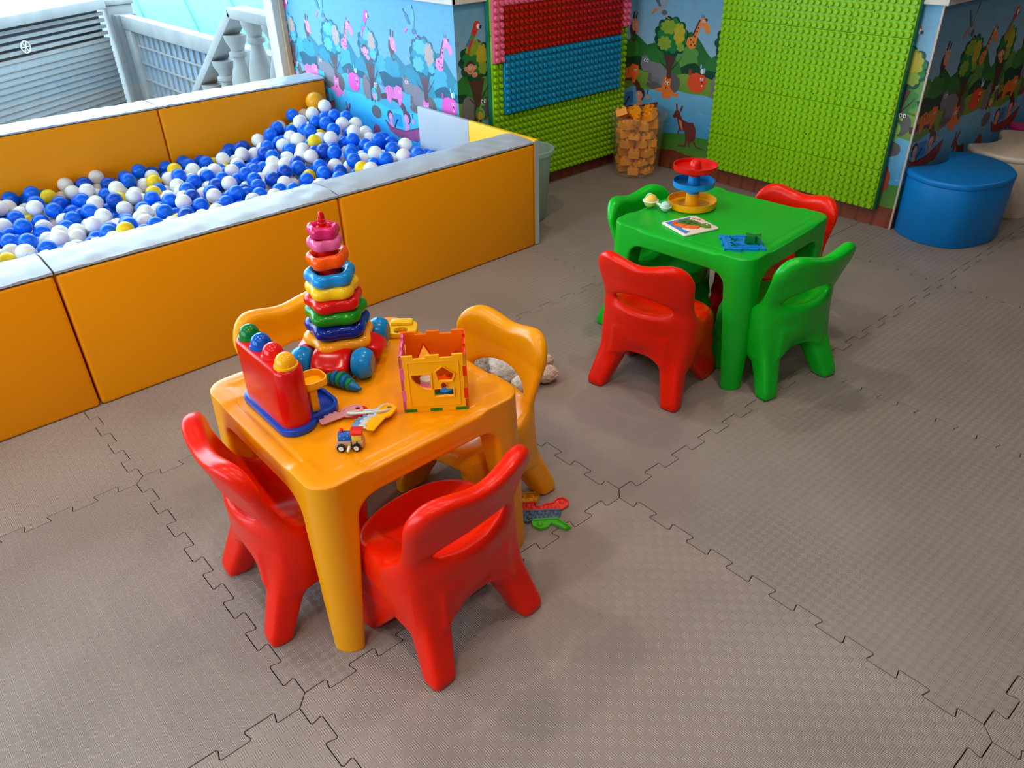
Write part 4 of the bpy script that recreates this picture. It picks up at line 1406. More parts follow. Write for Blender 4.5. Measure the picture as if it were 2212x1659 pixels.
# ---- ring stacker on a pull-along car
SC = Vector((-0.458, -0.550, TZ))
st = thing('ring_stacker', SC, math.radians(43.4), 'red pull-along car with four blue wheels and a stacking post', 'toy')
def car_sdf(X, Y, Z):
    A = np.abs(X)
    d = np.sqrt((X / 0.110) ** 2 + (Y / 0.128) ** 2 + ((Z - 0.040) / 0.032) ** 2)
    body = (d - 1) * 0.032
    mid = rbox_sdf(X, Y, Z, (0, 0, 0.042), (0.044, 0.098, 0.026), 0.02)
    f = smin(body, mid, 0.02)
    for sy in (-1, 1):
        w = np.sqrt((Y - sy * 0.079) ** 2 + (Z - 0.039) ** 2) - 0.0445
        f = smax(f, -np.maximum(w, 0.046 - A), 0.006)
    return f
for me in sdf_parts(car_sdf, (-0.125, -0.145, -0.005), (0.125, 0.145, 0.10), 0.003, lambda c, n: np.zeros(len(c), int)).values():
    me.materials.append(red)
    link('body', me, None, st)
for sx in (-1, 1):
    for sy in (-1, 1):
        x = sx * 0.074
        w = MB().lathe([(0, -0.024), (0.024, -0.024), (0.030, -0.021), (0.036, -0.010), (0.0385, -0.001), (0.0378, 0.0), (0.0385, 0.001), (0.036, 0.010), (0.030, 0.021), (0.024, 0.024), (0, 0.024)], c=(x, sy * 0.079, 0.0387), seg=36, rot=Matrix.Rotation(math.pi / 2, 3, 'Y')).obj('wheel', sky, st)
        MB().lathe([(0.0, 0.0), (0.020, 0.0), (0.021, 0.0015), (0, 0.0025)], c=(x + sx * 0.0235, sy * 0.079, 0.0387), seg=24, rot=Matrix.Rotation(sx * math.pi / 2, 3, 'Y')).obj('hubcap', mat('hub_grey', (120, 128, 132), 0.4), w)
# stepped post
MB().lathe([(0.034, 0.06), (0.033, 0.10), (0.029, 0.16), (0.026, 0.20), (0.025, 0.23), (0.0225, 0.255), (0.021, 0.29), (0.018, 0.32), (0.0165, 0.345), (0.0150, 0.352), (0.0095, 0.354), (0.0098, 0.361), (0.0085, 0.362), (0.0088, 0.369), (0.0076, 0.370), (0.0074, 0.379), (0.005, 0.385), (0, 0.387)], seg=28).obj('post', red, st)
# pull cord and handle lie behind the cube
c0 = Vector((0.02, 0.112, 0.035))
inv = Matrix.Rotation(-math.radians(43.4), 3, 'Z')
def L(u, v, z): return inv @ (Vector((u, v, z)) - SC)
MB().tube([c0, L(-0.50, -0.42, TZ + 0.02), L(-0.485, -0.395, TZ + 0.008), L(-0.466, -0.382, TZ + 0.010)], 0.0022, 8).obj('cord', mat('cord_dark_green', (20, 70, 66), 0.7), st)
hm = plate(rrect(0.085, 0.078, 0.026, 6), [rrect(0.034, 0.030, 0.012, 5, 0, -0.016)], 0, 0.013, 0.003)
o = link('pull_handle', hm, lemon, st)
o.matrix_local = Matrix.Translation(L(-0.478, -0.362, TZ + 0.0015)) @ Matrix.Rotation(math.radians(50 - 43.4), 4, 'Z')
MB().box((0, 0.02, 0.017), (0.06, 0.03, 0.012), 0.006).obj('grip', lemon, o)

def ring(zc, dia, m, label, lobes=5, tilt=(0, 0), hole=None, ph=0.0, fat=None, off=(0, 0)):
    R_ = dia / 2
    hole = hole or R_ * 0.42
    tr = fat or 0.0165
    b = bmesh.new()
    n, k = 72, 16
    rows = []
    for i in range(n):
        a = 2 * math.pi * i / n
        ro = R_ * (1 - 0.085 + 0.085 * math.cos(lobes * a + ph))
        row = []
        for j in range(k):
            t_ = 2 * math.pi * j / k
            cr, cz = math.cos(t_), math.sin(t_)
            rm, rw = (ro + hole) / 2, (ro - hole) / 2
            e = 0.95
            r = rm + rw * math.copysign(abs(cr) ** e, cr)
            z = tr * math.copysign(abs(cz) ** 0.95, cz) * (1 - 0.25 * max(0, -cr))
            row.append(b.verts.new((r * math.cos(a), r * math.sin(a), z)))
        rows.append(row)
    for i in range(n):
        A, B = rows[i], rows[(i + 1) % n]
        for j in range(k):
            b.faces.new((A[j], B[j], B[(j + 1) % k], A[(j + 1) % k]))
    bmesh.ops.recalc_face_normals(b, faces=b.faces)
    mb = MB(); mb._merge(b)
    o = mb.obj('stacking_ring', m, loc=(SC.x + off[0], SC.y + off[1], zc), rot=(tilt[0], tilt[1], 0.3), angle=80)
    return tag(o, label, 'stacking ring', 'wavy rings on the stacker post')
ring(0.539, 0.180, amber, 'amber wavy ring at the bottom of the stacker, largest of the rings', hole=0.040, fat=0.017)
ring(0.5745, 0.166, navy, 'dark blue wavy ring second from the bottom of the stacker', hole=0.038, ph=.5, fat=0.018)
ring(0.6085, 0.158, green, 'green wavy ring between the dark blue and red stacker rings', hole=0.036, ph=1.0)
ring(0.6405, 0.146, red, 'red wavy ring between the green and yellow stacker rings', hole=0.034, ph=.2)
ring(0.6715, 0.134, lemon, 'yellow wavy ring above the red ring of the stacker', hole=0.032, ph=.9)
ring(0.7025, 0.126, sky, 'sky blue wavy ring above the yellow ring of the stacker', hole=0.031, ph=.3)
ring(0.7450, 0.104, orange, 'orange wavy ring sitting loose high on the stacker post', hole=0.028, ph=.7, tilt=(.05, -.06))
ring(0.7840, 0.086, pink, 'light pink wavy ring second from the top of the stacker', hole=0.022, ph=.2, fat=0.0135)
ring(0.8120, 0.077, magenta, 'magenta wavy ring at the very top of the stacker', hole=0.019, ph=.9, tilt=(-.08, .06), fat=0.014)

# ---- red pop-up ball toy
bt = thing('ball_popper', (-0.357, -0.776, TZ), 0, 'red box toy with four coloured knobs on a dark blue base', 'toy')
base = []
for (x, y) in rrect(0.245, 0.088, 0.040, 8): base.append((x, y))
MB().prism(base, 0.0, 0.016, bevel=0.004).obj('base', blue, bt)
tp = rrect(0.115, 0.130, 0.036, 8, 0.045, 0.042)
MB().prism(tp, 0.0, 0.014, bevel=0.003).obj('catch_tray', blue, bt)
tl = plate(rrect(0.115, 0.130, 0.036, 8, 0.045, 0.042), [rrect(0.101, 0.116, 0.030, 8, 0.045, 0.042)], 0.013, 0.022, 0.001)
link('tray_rim', tl, blue, bt)
b = bmesh.new()
lo_ = rrect(0.222, 0.070, 0.032, 8); hi_ = rrect(0.236, 0.064, 0.031, 8)
levels = [(0.014, 1.0, lo_), (0.060, .55, None), (0.110, .1, None), (0.150, 0, None), (0.157, -1, None), (0.159, -2, None)]
rings = []
for (z, f, _) in levels:
    row = []
    for (x0_, y0_), (x1_, y1_) in zip(lo_, hi_):
        g_ = max(0, f)
        x = x0_ * g_ + x1_ * (1 - g_); y = y0_ * g_ + y1_ * (1 - g_)
        s_ = 1.0 if f >= 0 else (0.975 if f == -1 else 0.94)
        sy_ = 1.0 if f >= 0 else (0.92 if f == -1 else 0.78)
        row.append(b.verts.new((x * s_, y * sy_, z)))
    rings.append(row)
for A, B in zip(rings, rings[1:]):
    for i in range(len(A)):
        b.faces.new((A[i], A[(i + 1) % len(A)], B[(i + 1) % len(A)], B[i]))
b.faces.new(rings[-1]); b.faces.new(rings[0][::-1])
bmesh.ops.recalc_face_normals(b, faces=b.faces)
mb = MB(); mb._merge(b)
for x_, z_ in ((0.03, 0.03), ): pass
mb.obj('housing', red, bt, angle=50)
for x_, m_, nm in ((-0.083, dgreen, 'green'), (-0.026, mat('knob_blue', (14, 80, 176), 0.18), 'blue'), (0.031, mat('knob_red', (220, 26, 20), 0.18), 'red'), (0.088, mat('knob_amber', (246, 166, 12), 0.18), 'yellow')):
    k_ = MB().lathe([(0.0255, 0.0), (0.0262, 0.002), (0.0255, 0.005), (0.0225, 0.006), (0.0222, 0.012), (0.0195, 0.020), (0.015, 0.0262), (0.008, 0.0300), (0, 0.0312)], c=(x_, 0.0, 0.1585), seg=32).obj('knob', m_, bt)
    k_['label'] = '%s domed knob' % nm
sl = MB().prism(rrect(0.062, 0.060, 0.022, 6, 0.068, 0.058), 0.080, 0.084, bevel=0.001)
sl.obj('slide_tray', yellow, bt)
link('slide_rim', plate(rrect(0.062, 0.060, 0.022, 6, 0.068, 0.058), [rrect(0.056, 0.054, 0.019, 6, 0.068, 0.058)], 0.080, 0.098, 0.0006), yellow, bt)
MB().box2((0.070, 0.040, 0.020), (0.088, 0.058, 0.081), 0.003).obj('slide_support', yellow, bt)

# ---- articulated slug toy
SL = [Vector((-0.408, -0.634, TZ)), Vector((-0.300, -0.604, TZ))]
slug = thing('fidget_slug', SL[0], math.atan2((SL[1] - SL[0]).y, (SL[1] - SL[0]).x), 'blue and green segmented slug toy beside the stacker car', 'toy')
LQ = (SL[1] - SL[0]).length
x = 0.012
sg_b = mat('slug_blue', (8, 104, 160), 0.35); sg_g = mat('slug_green', (10, 132, 82), 0.35)
radii = [0.0205, 0.0235, 0.0235, 0.0225, 0.0205, 0.0180, 0.0150]
MB().ball((0.002, 0, 0.016), 0.015, (1.2, 1, 1)).obj('head', sg_b, slug)
for s_ in (-1, 1):
    MB().tube([(-0.004, s_ * 0.006, 0.026), (-0.016, s_ * 0.010, 0.036), (-0.022, s_ * 0.011, 0.040)], [0.0035, 0.0028, 0.0034], 8).obj('feeler', sg_b, slug)
for i, r in enumerate(radii):
    MB().lathe([(r * .55, -0.007), (r * .92, -0.006), (r, -0.002), (r * .96, 0.005), (r * .6, 0.007)], c=(x, 0, r), seg=24, rot=Matrix.Rotation(math.pi / 2, 3, 'Y')).obj('segment', sg_g if i % 2 == 0 else sg_b, slug)
    x += 0.0125
MB().lathe([(0.012, -0.006), (0.0115, 0.0), (0.008, 0.010), (0.004, 0.018), (0.0038, 0.022), (0, 0.024)], c=(x - 0.001, 0, 0.012), seg=20, rot=Matrix.Rotation(math.pi / 2, 3, 'Y')).obj('tail', sg_b, slug)

# ---- shape sorter cube, open at the top
F0 = Vector((-0.158, -0.571, TZ)); F1 = Vector((-0.072, -0.457, TZ))
ang = math.atan2((F1 - F0).y, (F1 - F0).x)
sq = thing('shape_sorter', F0, ang, 'open shape-sorter cube with a yellow front and pink side', 'toy')
S, D = (F1 - F0).length, 0.112
HQ = 0.143
def castle(w, h, tab=0.0075, n=5, inset=(0, 0)):
    """square outline with alternating tabs"""
    pts = []
    step = w / n
    for i in range(n):
        o_ = 0 if i % 2 == 1 else tab
        pts += [(i * step, o_), ((i + 1) * step, o_)]
    step = h / n
    for i in range(n):
        o_ = w if i % 2 == 0 else w - tab
        pts += [(o_, i * step), (o_, (i + 1) * step)]
    step = w / n
    for i in range(n):
        o_ = h if i % 2 == 0 else h - tab
        pts += [(w - i * step, o_), (w - (i + 1) * step, o_)]
    step = h / n
    for i in range(n):
        o_ = 0 if i % 2 == 0 else tab
        pts += [(o_, h - i * step), (o_, h - (i + 1) * step)]
    return pts
def circ(cx, cy, r, a0=0, a1=360, n=12): return [(cx + r * math.cos(math.radians(a0 + (a1 - a0) * i / n)), cy + r * math.sin(math.radians(a0 + (a1 - a0) * i / n))) for i in range(n + 1)]
quarter = [(0.062, 0.095)] + [(0.062 - 0.038 * math.cos(math.radians(t_)), 0.095 - 0.036 * math.sin(math.radians(t_))) for t_ in range(0, 91, 10)]
house = [(0.079, 0.102), (0.083, 0.105), (0.092, 0.112), (0.113, 0.096), (0.108, 0.080), (0.083, 0.080)]
hat = [(0.073, 0.040), (0.073, 0.058), (0.088, 0.059), (0.086, 0.068), (0.092, 0.074), (0.098, 0.068), (0.097, 0.059), (0.110, 0.058), (0.110, 0.040)]
def panel(name, outline, holes, th, m, M_, label=None):
    me = plate(outline, holes, 0, th, 0.0006)
    o = link(name, me, m, sq)
    o.matrix_local = M_
    if label: o['label'] = label
    return o
front_M = Matrix(((1, 0, 0, 0), (0, 0, 1, 0), (0, 1, 0, 0), (0, 0, 0, 1)))          # outline x->x, y->z, thickness->+y
my = mat('sorter_yellow', (250, 172, 14), 0.28); mo = mat('sorter_orange', (246, 108, 6), 0.28); mp = mat('sorter_pink', (226, 92, 150), 0.28); mr_ = mat('sorter_red', (224, 46, 10), 0.28); mg_ = mat('sorter_green', (10, 128, 44), 0.3)
def grow(pts, k):
    cx_ = sum(p[0] for p in pts) / len(pts); cy_ = sum(p[1] for p in pts) / len(pts)
    return [(cx_ + (x_ - cx_) * k, cy_ + (y_ - cy_) * k) for x_, y_ in pts]
quarter = grow(quarter, 1.08); house = grow(house, 1.15); hat = grow(hat, 1.12)
fp = panel('front_panel', castle(S, HQ), [quarter, house, hat], 0.006, my, front_M)
for nm, pts in (('hole_frame', quarter), ('hole_frame', house), ('hole_frame', hat)):
    cx_ = sum(p[0] for p in pts) / len(pts); cy_ = sum(p[1] for p in pts) / len(pts)
    big = [(cx_ + (x_ - cx_) * 1.16, cy_ + (y_ - cy_) * 1.16) for x_, y_ in pts]
    me = plate(big, [pts], -0.0025, 0.0, 0.0004)
    o = link(nm, me, my, fp)
link('raised_border', plate(rrect(S - 0.030, HQ - 0.028, 0.004, 3, S / 2, HQ / 2), [rrect(S - 0.034, HQ - 0.032, 0.003, 3, S / 2, HQ / 2)], -0.0012, 0.0, 0.0002), my, fp)
tri1 = [(0.028, 0.066), (0.072, 0.066), (0.048, 0.112)]; tri2 = [(0.078, 0.052), (0.118, 0.052), (0.118, 0.088)]
bk = panel('back_panel', castle(S, HQ + 0.002), [tri1, tri2], 0.006, mo, Matrix.Translation((0, D - 0.006, 0)) @ front_M, 'orange rear panel')
for pts in (tri1, tri2):
    cx_ = sum(p[0] for p in pts) / 3; cy_ = sum(p[1] for p in pts) / 3
    link('hole_frame', plate([(cx_ + (x_ - cx_) * 1.22, cy_ + (y_ - cy_) * 1.22) for x_, y_ in pts], [pts], -0.004, 0.0, 0.0004), mr_, bk)
side_M = Matrix(((0, 0, 1, 0), (1, 0, 0, 0), (0, 1, 0, 0), (0, 0, 0, 1)))
panel('side_panel', castle(D, HQ), [circ(D / 2, HQ * .55, 0.022, n=24)[:-1]], 0.006, mp, Matrix.Translation((-0.001, 0, 0)) @ side_M, 'pink side panel')
panel('side_panel', castle(D, HQ + 0.001), [rrect(0.04, 0.04, 0.003, 2, D / 2, HQ * .55)], 0.006, mr_, Matrix.Translation((S - 0.005, 0, 0)) @ side_M, 'red side panel')
flat_M = Matrix.Identity(4)
panel('bottom_panel', castle(S - 0.010, D - 0.012), [], 0.005, mg_, Matrix.Translation((0.005, 0.006, 0.0004)), 'green bottom panel')
for i in (0, 2, 4):
    MB().box2((i * S / 5 + 0.0006, -0.0006, 0.0003), ((i + 1) * S / 5 - 0.0006, 0.0064, 0.0072), 0.0004, 1).obj('bottom_tab', mg_, sq, smooth=False)
for i in (1, 3):
    MB().box2((-0.0016, -0.0004, i * HQ / 5 + 0.0006), (0.0072, 0.0062, (i + 1) * HQ / 5 - 0.0006), 0.0004, 1).obj('side_tab', mp, sq, smooth=False)
    MB().box2((S - 0.0072, -0.0004, i * HQ / 5 + 0.0006), (S + 0.0012, 0.0062, (i + 1) * HQ / 5 - 0.0006), 0.0004, 1).obj('side_tab', mr_, sq, smooth=False)
sqM = Matrix.Translation(F0) @ Matrix.Rotation(ang, 4, 'Z')
def inside(name, mb, m, pos, rot, label):
    o = mb.obj(name, m)
    o.matrix_world = sqM @ Matrix.Translation(pos) @ Matrix.Rotation(rot, 4, 'Z')
    tag(o, label, 'toy block', 'shape blocks inside the sorter cube')
inside('shape_block', MB().prism([(0.024 * math.cos(math.radians(a)) , 0.024 * math.sin(math.radians(a))) for a in range(0, 360, 60)], 0, 0.030, 0.003), pink, (0.040, 0.040, 0.0062), .3, 'pink block lying inside the shape-sorter cube behind the quarter-round hole')
inside('shape_block', MB().prism(rrect(0.05, 0.022, 0.008), 0, 0.030, 0.003), sky, (0.104, 0.036, 0.0062), .5, 'blue block inside the shape-sorter cube behind the house-shaped hole')
inside('shape_block', MB().prism([(0.022 * (1 if k % 2 == 0 else .5) * math.cos(math.radians(36 * k)), 0.022 * (1 if k % 2 == 0 else .5) * math.sin(math.radians(36 * k))) for k in range(10)], 0, 0.030, 0.002), orange, (0.088, 0.078, 0.0062), .1, 'orange star block inside the shape-sorter cube behind the lowest hole')
inside('shape_block', MB().cyl((0, 0, 0), (0, 0, 0.032), 0.018, bevel=0.002), ivory, (0.052, 0.082, 0.0062), 0, 'white round block inside the shape-sorter cube at the back')

# ---- toy keys
kz = TZ
kt = thing('toy_key_ring', (-0.200, -0.645, kz), math.radians(48), 'bunch of plastic toy keys on a white ring', 'toy keys')
def key_mesh():
    head = rrect(0.040, 0.030, 0.013, 6, -0.012, 0)
    shaft = [(0.004, -0.0085), (0.012, -0.0085), (0.014, -0.016), (0.019, -0.016), (0.020, -0.0125), (0.023, -0.0125), (0.024, -0.017), (0.029, -0.017), (0.030, -0.0125), (0.033, -0.0125), (0.034, -0.016), (0.039, -0.016), (0.040, -0.0085), (0.050, -0.0085), (0.052, -0.004), (0.052, 0.004), (0.050, 0.0085), (0.004, 0.0085)]
    mb = MB()
    hd = plate(head, [circ(-0.024, 0, 0.0045, n=14)[:-1]], 0, 0.0042, 0.0008)
    mb.bm.from_mesh(hd); bpy.data.meshes.remove(hd)
    mb.prism(shaft, 0.0002, 0.0040, 0.0006, seg=1)
    fr = plate(rrect(0.041, 0.031, 0.013, 6, -0.012, 0), [rrect(0.033, 0.023, 0.010, 6, -0.012, 0)], -0.0004, 0.0056, 0.0008)
    mb.bm.from_mesh(fr); bpy.data.meshes.remove(fr)
    return mb.mesh('key')
km = key_mesh()
kinv = Matrix.Rotation(-math.radians(48), 4, 'Z') @ Matrix.Translation((0.200, 0.645, -kz))
def key(hu, hv, z, deg, m, lab):
    """head centre, height, direction of the blade"""
    me = km.copy(); me.materials.append(m)
    o = link('key', me, None, kt)
    K = 1.2
    d_ = Vector((math.cos(math.radians(deg)), math.sin(math.radians(deg)), 0))
    o.matrix_local = kinv @ Matrix.Translation(Vector((hu, hv, z)) + d_ * 0.012 * K) @ Matrix.Rotation(math.radians(deg), 4, 'Z') @ Matrix.Diagonal((K, K, 1, 1))
    o['label'] = lab
    return o
key(-0.228, -0.652, kz + 0.001, 250, mat('key_red', (216, 44, 18), 0.3), 'red key')
key(-0.232, -0.662, kz + 0.0075, 264, translucent('key_rose', (222, 150, 150), 0.85), 'translucent rose key')
key(-0.192, -0.612, kz + 0.001, -84, mat('key_blue', (110, 146, 196), 0.3), 'pale blue key')
key(-0.184, -0.607, kz + 0.0070, -74, mat('key_white', (196, 202, 208), 0.3), 'pale grey key')
key(-0.171, -0.610, kz + 0.0130, -62, yellow, 'yellow key')
ka = Vector((0.57, 0.82, 0)) * 0.045; kb = Vector((-0.82, 0.57, 0)) * 0.016 + Vector((0, 0, -0.008)); kc_ = Vector((-0.196, -0.641, kz + 0.0165))
MB().tube([kinv @ (kc_ + ka * math.cos(a) + kb * math.sin(a)) for a in [2 * math.pi * i / 40 for i in range(40)]], 0.0028, 10, closed=True).obj('ring', mat('key_ring_white', (206, 214, 204), 0.3), kt)

# ---- wooden wind-up train
t0_ = Vector((-0.141, -0.757, TZ)); t1_ = Vector((-0.104, -0.712, TZ))
tr_ = thing('toy_train', (t0_ + t1_) / 2 + Vector((-0.008, 0.006, 0)), math.atan2((t1_ - t0_).y, (t1_ - t0_).x), 'small wooden train with a blue boiler and red cab roof', 'toy train')
wood = mat('beech_wood', (196, 148, 106), 0.55, var=0.12, vscale=60, bump=0.1)
MB().prism([(-0.030, 0.008), (-0.024, 0.022), (0.030, 0.022), (0.030, 0.006), (-0.027, 0.006)], -0.0135, 0.0135, bevel=0.0015, M=Matrix.Rotation(math.pi / 2, 4, 'X')).obj('chassis', wood, tr_)
bo_ = MB().cyl((-0.022, 0, 0.029), (0.006, 0, 0.029), 0.0105, seg=28, bevel=0.0015)
bo_.box2((-0.0215, -0.0100, 0.020), (0.006, 0.0100, 0.029))
bo_ = bo_.obj('boiler', mat('train_blue', (22, 88, 176), 0.4), tr_)
dots = MB()
for (x_, a_) in ((-0.017, 60), (-0.009, 95), (-0.001, 60), (-0.016, 150), (-0.005, 160), (-0.012, 25), (0.0, 20), (-0.013, 200), (-0.002, 195)):
    a = math.radians(a_ + 90)
    dots.ball((x_, 0.0105 * math.cos(a), 0.029 + 0.0105 * math.sin(a)), 0.0011, (1, 1, 1), 8, 6)
dots.obj('dots', mat('dot_pale_blue', (150, 196, 226), 0.5), bo_)['kind'] = 'stuff'
MB().cyl((-0.014, 0, 0.038), (-0.014, 0, 0.047), 0.0034, 0.0042, seg=16, bevel=0.0008).obj('chimney', mat('train_red', (214, 34, 20), 0.35), tr_)
MB().box2((0.007, -0.0115, 0.022), (0.028, 0.0115, 0.038), 0.001).obj('cab', mat('train_yellow', (226, 190, 60), 0.45), tr_)
cb = bmesh.new()
prf = [(-0.0135, 0.0375)] + [(0.0135 * -math.cos(math.radians(a)), 0.0405 + 0.0060 * math.sin(math.radians(a))) for a in range(0, 181, 15)] + [(0.0135, 0.0375)]
v0_ = [cb.verts.new((0.0055, y_, z_)) for y_, z_ in prf]; v1_ = [cb.verts.new((0.0300, y_, z_)) for y_, z_ in prf]
for i in range(len(prf)):
    cb.faces.new((v0_[i], v0_[(i + 1) % len(prf)], v1_[(i + 1) % len(prf)], v1_[i]))
cb.faces.new(v0_[::-1]); cb.faces.new(v1_)
bmesh.ops.recalc_face_normals(cb, faces=cb.faces)
mb = MB(); mb._merge(cb); mb.obj('cab_roof', MATS['train_red'], tr_, angle=30)
for x_ in (-0.016, 0.016):
    for y_ in (-1, 1):
        w_ = MB().lathe([(0.0, -0.003), (0.0088, -0.003), (0.0092, -0.002), (0.0092, 0.002), (0.0088, 0.003), (0, 0.003)], c=(x_, y_ * 0.0170, 0.0093), seg=26, rot=Matrix.Rotation(math.pi / 2, 3, 'X')).obj('wheel', black, tr_)
        MB().lathe([(0, 0.0), (0.0055, 0.0), (0.0050, 0.0012), (0.0034, 0.0012), (0.0028, 0.0004), (0, 0.0006)], c=(x_, y_ * 0.0200, 0.0093), seg=20, rot=Matrix.Rotation(-y_ * math.pi / 2, 3, 'X')).obj('hub', mat('hub_white', (222, 218, 210), 0.4), w_)
MB().cyl((0.001, -0.0135, 0.011), (-0.001, -0.027, 0.007), 0.0032, seg=14, bevel=0.001).obj('wind_up_knob', ivory, tr_)
for x_ in (0.0045, 0.0165):
    MB().box2((x_, -0.0142, 0.010), (x_ + 0.002, -0.0132, 0.0225)).obj('strap', black, tr_, smooth=False)

# ================================================================ toys on the green table
# ---- three-tier ball tower
tw = thing('ball_tower', (-0.538, 0.938, TZ), 0, 'three-tier ball drop tower with yellow, blue and red trays', 'toy')
def tray(z, r, h, m, name, zpost, rp):
    o = MB().lathe([(0, z), (r - 0.004, z), (r, z + 0.004), (r + 0.001, z + h), (r - 0.0015, z + h), (r - 0.003, z + 0.006), (rp + 0.002, z + 0.0055), (rp, z + 0.012), (rp * 0.92, zpost), (0, zpost)], seg=56).obj(name, m, tw)
    return o
towY = mat('tower_yellow', (244, 166, 10), 0.28); towB = mat('tower_blue', (14, 132, 204), 0.28); towR = mat('tower_red', (212, 22, 8), 0.28)
tray(0.001, 0.0860, 0.026, towY, 'yellow_tray', 0.050, 0.0245)
tray(0.0745, 0.0730, 0.022, towB, 'blue_tray', 0.112, 0.0215)
tray(0.1330, 0.0760, 0.020, towR, 'red_tray', 0.146, 0.020)
MB().lathe([(0.0205, 0.046), (0.0200, 0.076)], seg=36).obj('blue_column', towB, tw)
MB().lathe([(0.0185, 0.108), (0.0195, 0.122), (0.034, 0.131), (0.052, 0.135)], seg=36).obj('red_column', towR, tw)
MB().lathe([(0.021, 0.139), (0.019, 0.158), (0.016, 0.165), (0.009, 0.1695), (0, 0.1705)], seg=30).obj('red_dome', towR, tw)

# ---- rattle
r0 = Vector((-0.632, 0.822, TZ)); r1 = Vector((-0.568, 0.828, TZ))
rt = thing('baby_rattle', r0, math.atan2((r1 - r0).y, (r1 - r0).x), 'dumbbell baby rattle with one yellow and one mint ball', 'rattle')
mint = mat('rattle_mint', (176, 214, 190), 0.3); cream = mat('rattle_cream', (226, 224, 206), 0.3)
LR = (r1 - r0).length
MB().ball((0, 0, 0.027), 0.0235).obj('ball', mat('rattle_yellow', (236, 200, 92), 0.3), rt)
MB().tube([(0.0265 * math.cos(a), 0.0265 * math.sin(a), 0.027) for a in [2 * math.pi * i / 36 for i in range(36)]], 0.003, 8, closed=True).obj('band', cream, rt)
for k_ in range(3):
    MB().tube([(0.0238 * math.cos(a) * math.cos(k_ * 1.047 + 2.0), 0.0238 * math.cos(a) * math.sin(k_ * 1.047 + 2.0), 0.027 + 0.0238 * math.sin(a)) for a in [math.pi * (-.5 + i / 18) for i in range(19)]], 0.0022, 6).obj('rib', mint, rt)
MB().tube([(0.026, 0, 0.026), (LR * .5, 0, 0.021), (LR - 0.018, 0, 0.019)], [0.006, 0.0048, 0.006], 12).obj('handle', cream, rt)
MB().ball((LR, 0, 0.0195), 0.0185).obj('ball', mint, rt)
MB().tube([(LR + 0.0195 * math.cos(a), 0.0195 * math.sin(a), 0.0185) for a in [2 * math.pi * i / 36 for i in range(36)]], 0.0022, 8, closed=True).obj('band', cream, rt)

# ---- turtle jigsaw
p0 = Vector((-0.521, 0.736, 0)); p1 = Vector((-0.389, 0.702, 0)); p2 = Vector((-0.338, 0.83, 0)); p3 = Vector((-0.474, 0.872, 0))
ctr = (p0 + p1 + p2 + p3) / 4 + Vector((0.012, -0.008, 0))
ax_ = ((p1 - p0) + (p2 - p3)).normalized()
pz = thing('jigsaw_board', (ctr.x, ctr.y, TZ), math.atan2(ax_.y, ax_.x), 'small wooden turtle jigsaw board with rounded corners', 'puzzle')
board = mat('jigsaw_white', (232, 220, 200), 0.5)
MB().prism(rrect(0.138, 0.142, 0.010), 0, 0.005, 0.001).obj('board', board, pz)
def flat(name, pts, z, h, m): return MB().prism(pts, z, z + h, 0.0006, seg=1).obj(name, m, pz)
flat('water_print', [(-0.060, -0.060), (0.058, -0.060), (0.050, -0.035), (0.02, -0.045), (-0.01, -0.028), (-0.035, -0.02), (-0.045, 0.03), (-0.06, 0.045)], 0.0048, 0.0006, mat('print_blue', (70, 130, 200), 0.5))
rot_ = Matrix.Rotation(math.radians(48), 2)
def RT(pts): return [tuple(rot_ @ Vector(p)) for p in pts]
flat('flipper', RT([(-0.045, 0.0), (-0.052, -0.022), (-0.02, -0.03), (-0.01, -0.008)]), 0.005, 0.005, mat('turtle_orange', (244, 110, 30), 0.45))
flat('flipper', RT([(-0.008, -0.012), (-0.02, -0.034), (0.026, -0.030), (0.036, -0.012)]), 0.005, 0.005, MATS['turtle_orange'])
flat('tail', RT([(-0.058, 0.012), (-0.060, -0.004), (-0.042, -0.010), (-0.038, 0.012)]), 0.005, 0.005, mat('turtle_red', (226, 70, 30), 0.45))
shell_ = flat('shell', RT([(-0.046, 0.004), (-0.036, 0.026), (-0.012, 0.036), (0.012, 0.032), (0.034, 0.014), (0.036, -0.006), (0.0, -0.010), (-0.03, -0.008)]), 0.005, 0.006, mat('turtle_green', (74, 112, 30), 0.45))
for (x_, y_) in ((-0.022, 0.010), (0.0, 0.016), (0.018, 0.006), (-0.004, -0.002)):
    MB().prism([tuple(rot_ @ Vector((x_ + 0.007 * math.cos(a), y_ + 0.005 * math.sin(a)))) for a in [i * math.pi / 5 for i in range(10)]], 0.0108, 0.0114).obj('shell_spot', mat('turtle_dark', (40, 70, 20), 0.45), shell_, smooth=False)
hd_ = flat('head', RT([(0.034, 0.004), (0.052, 0.014), (0.068, 0.006), (0.070, -0.012), (0.052, -0.018), (0.036, -0.010)]), 0.005, 0.006, mat('turtle_head', (96, 130, 40), 0.45))
MB().ball(tuple(rot_ @ Vector((0.056, 0.002))) + (0.011,), 0.0032, (1, 1, .4), 10, 6).obj('eye', mat('eye_white', (236, 236, 230), 0.4), hd_)
flat('printed_bar', RT([(0.000, 0.064), (0.030, 0.052), (0.032, 0.056), (0.002, 0.068)]), 0.0048, 0.0005, mat('print_red', (214, 50, 40), 0.5))
for k_ in range(4):
    flat('printed_mark', RT([(-0.012 + k_ * 0.010, 0.050 - k_ * 0.004), (-0.010 + k_ * 0.010, 0.0495 - k_ * 0.004), (-0.008 + k_ * 0.010, 0.058 - k_ * 0.004), (-0.010 + k_ * 0.010, 0.0585 - k_ * 0.004)]), 0.0048, 0.0005, mat('print_grey', (120, 110, 104), 0.5))

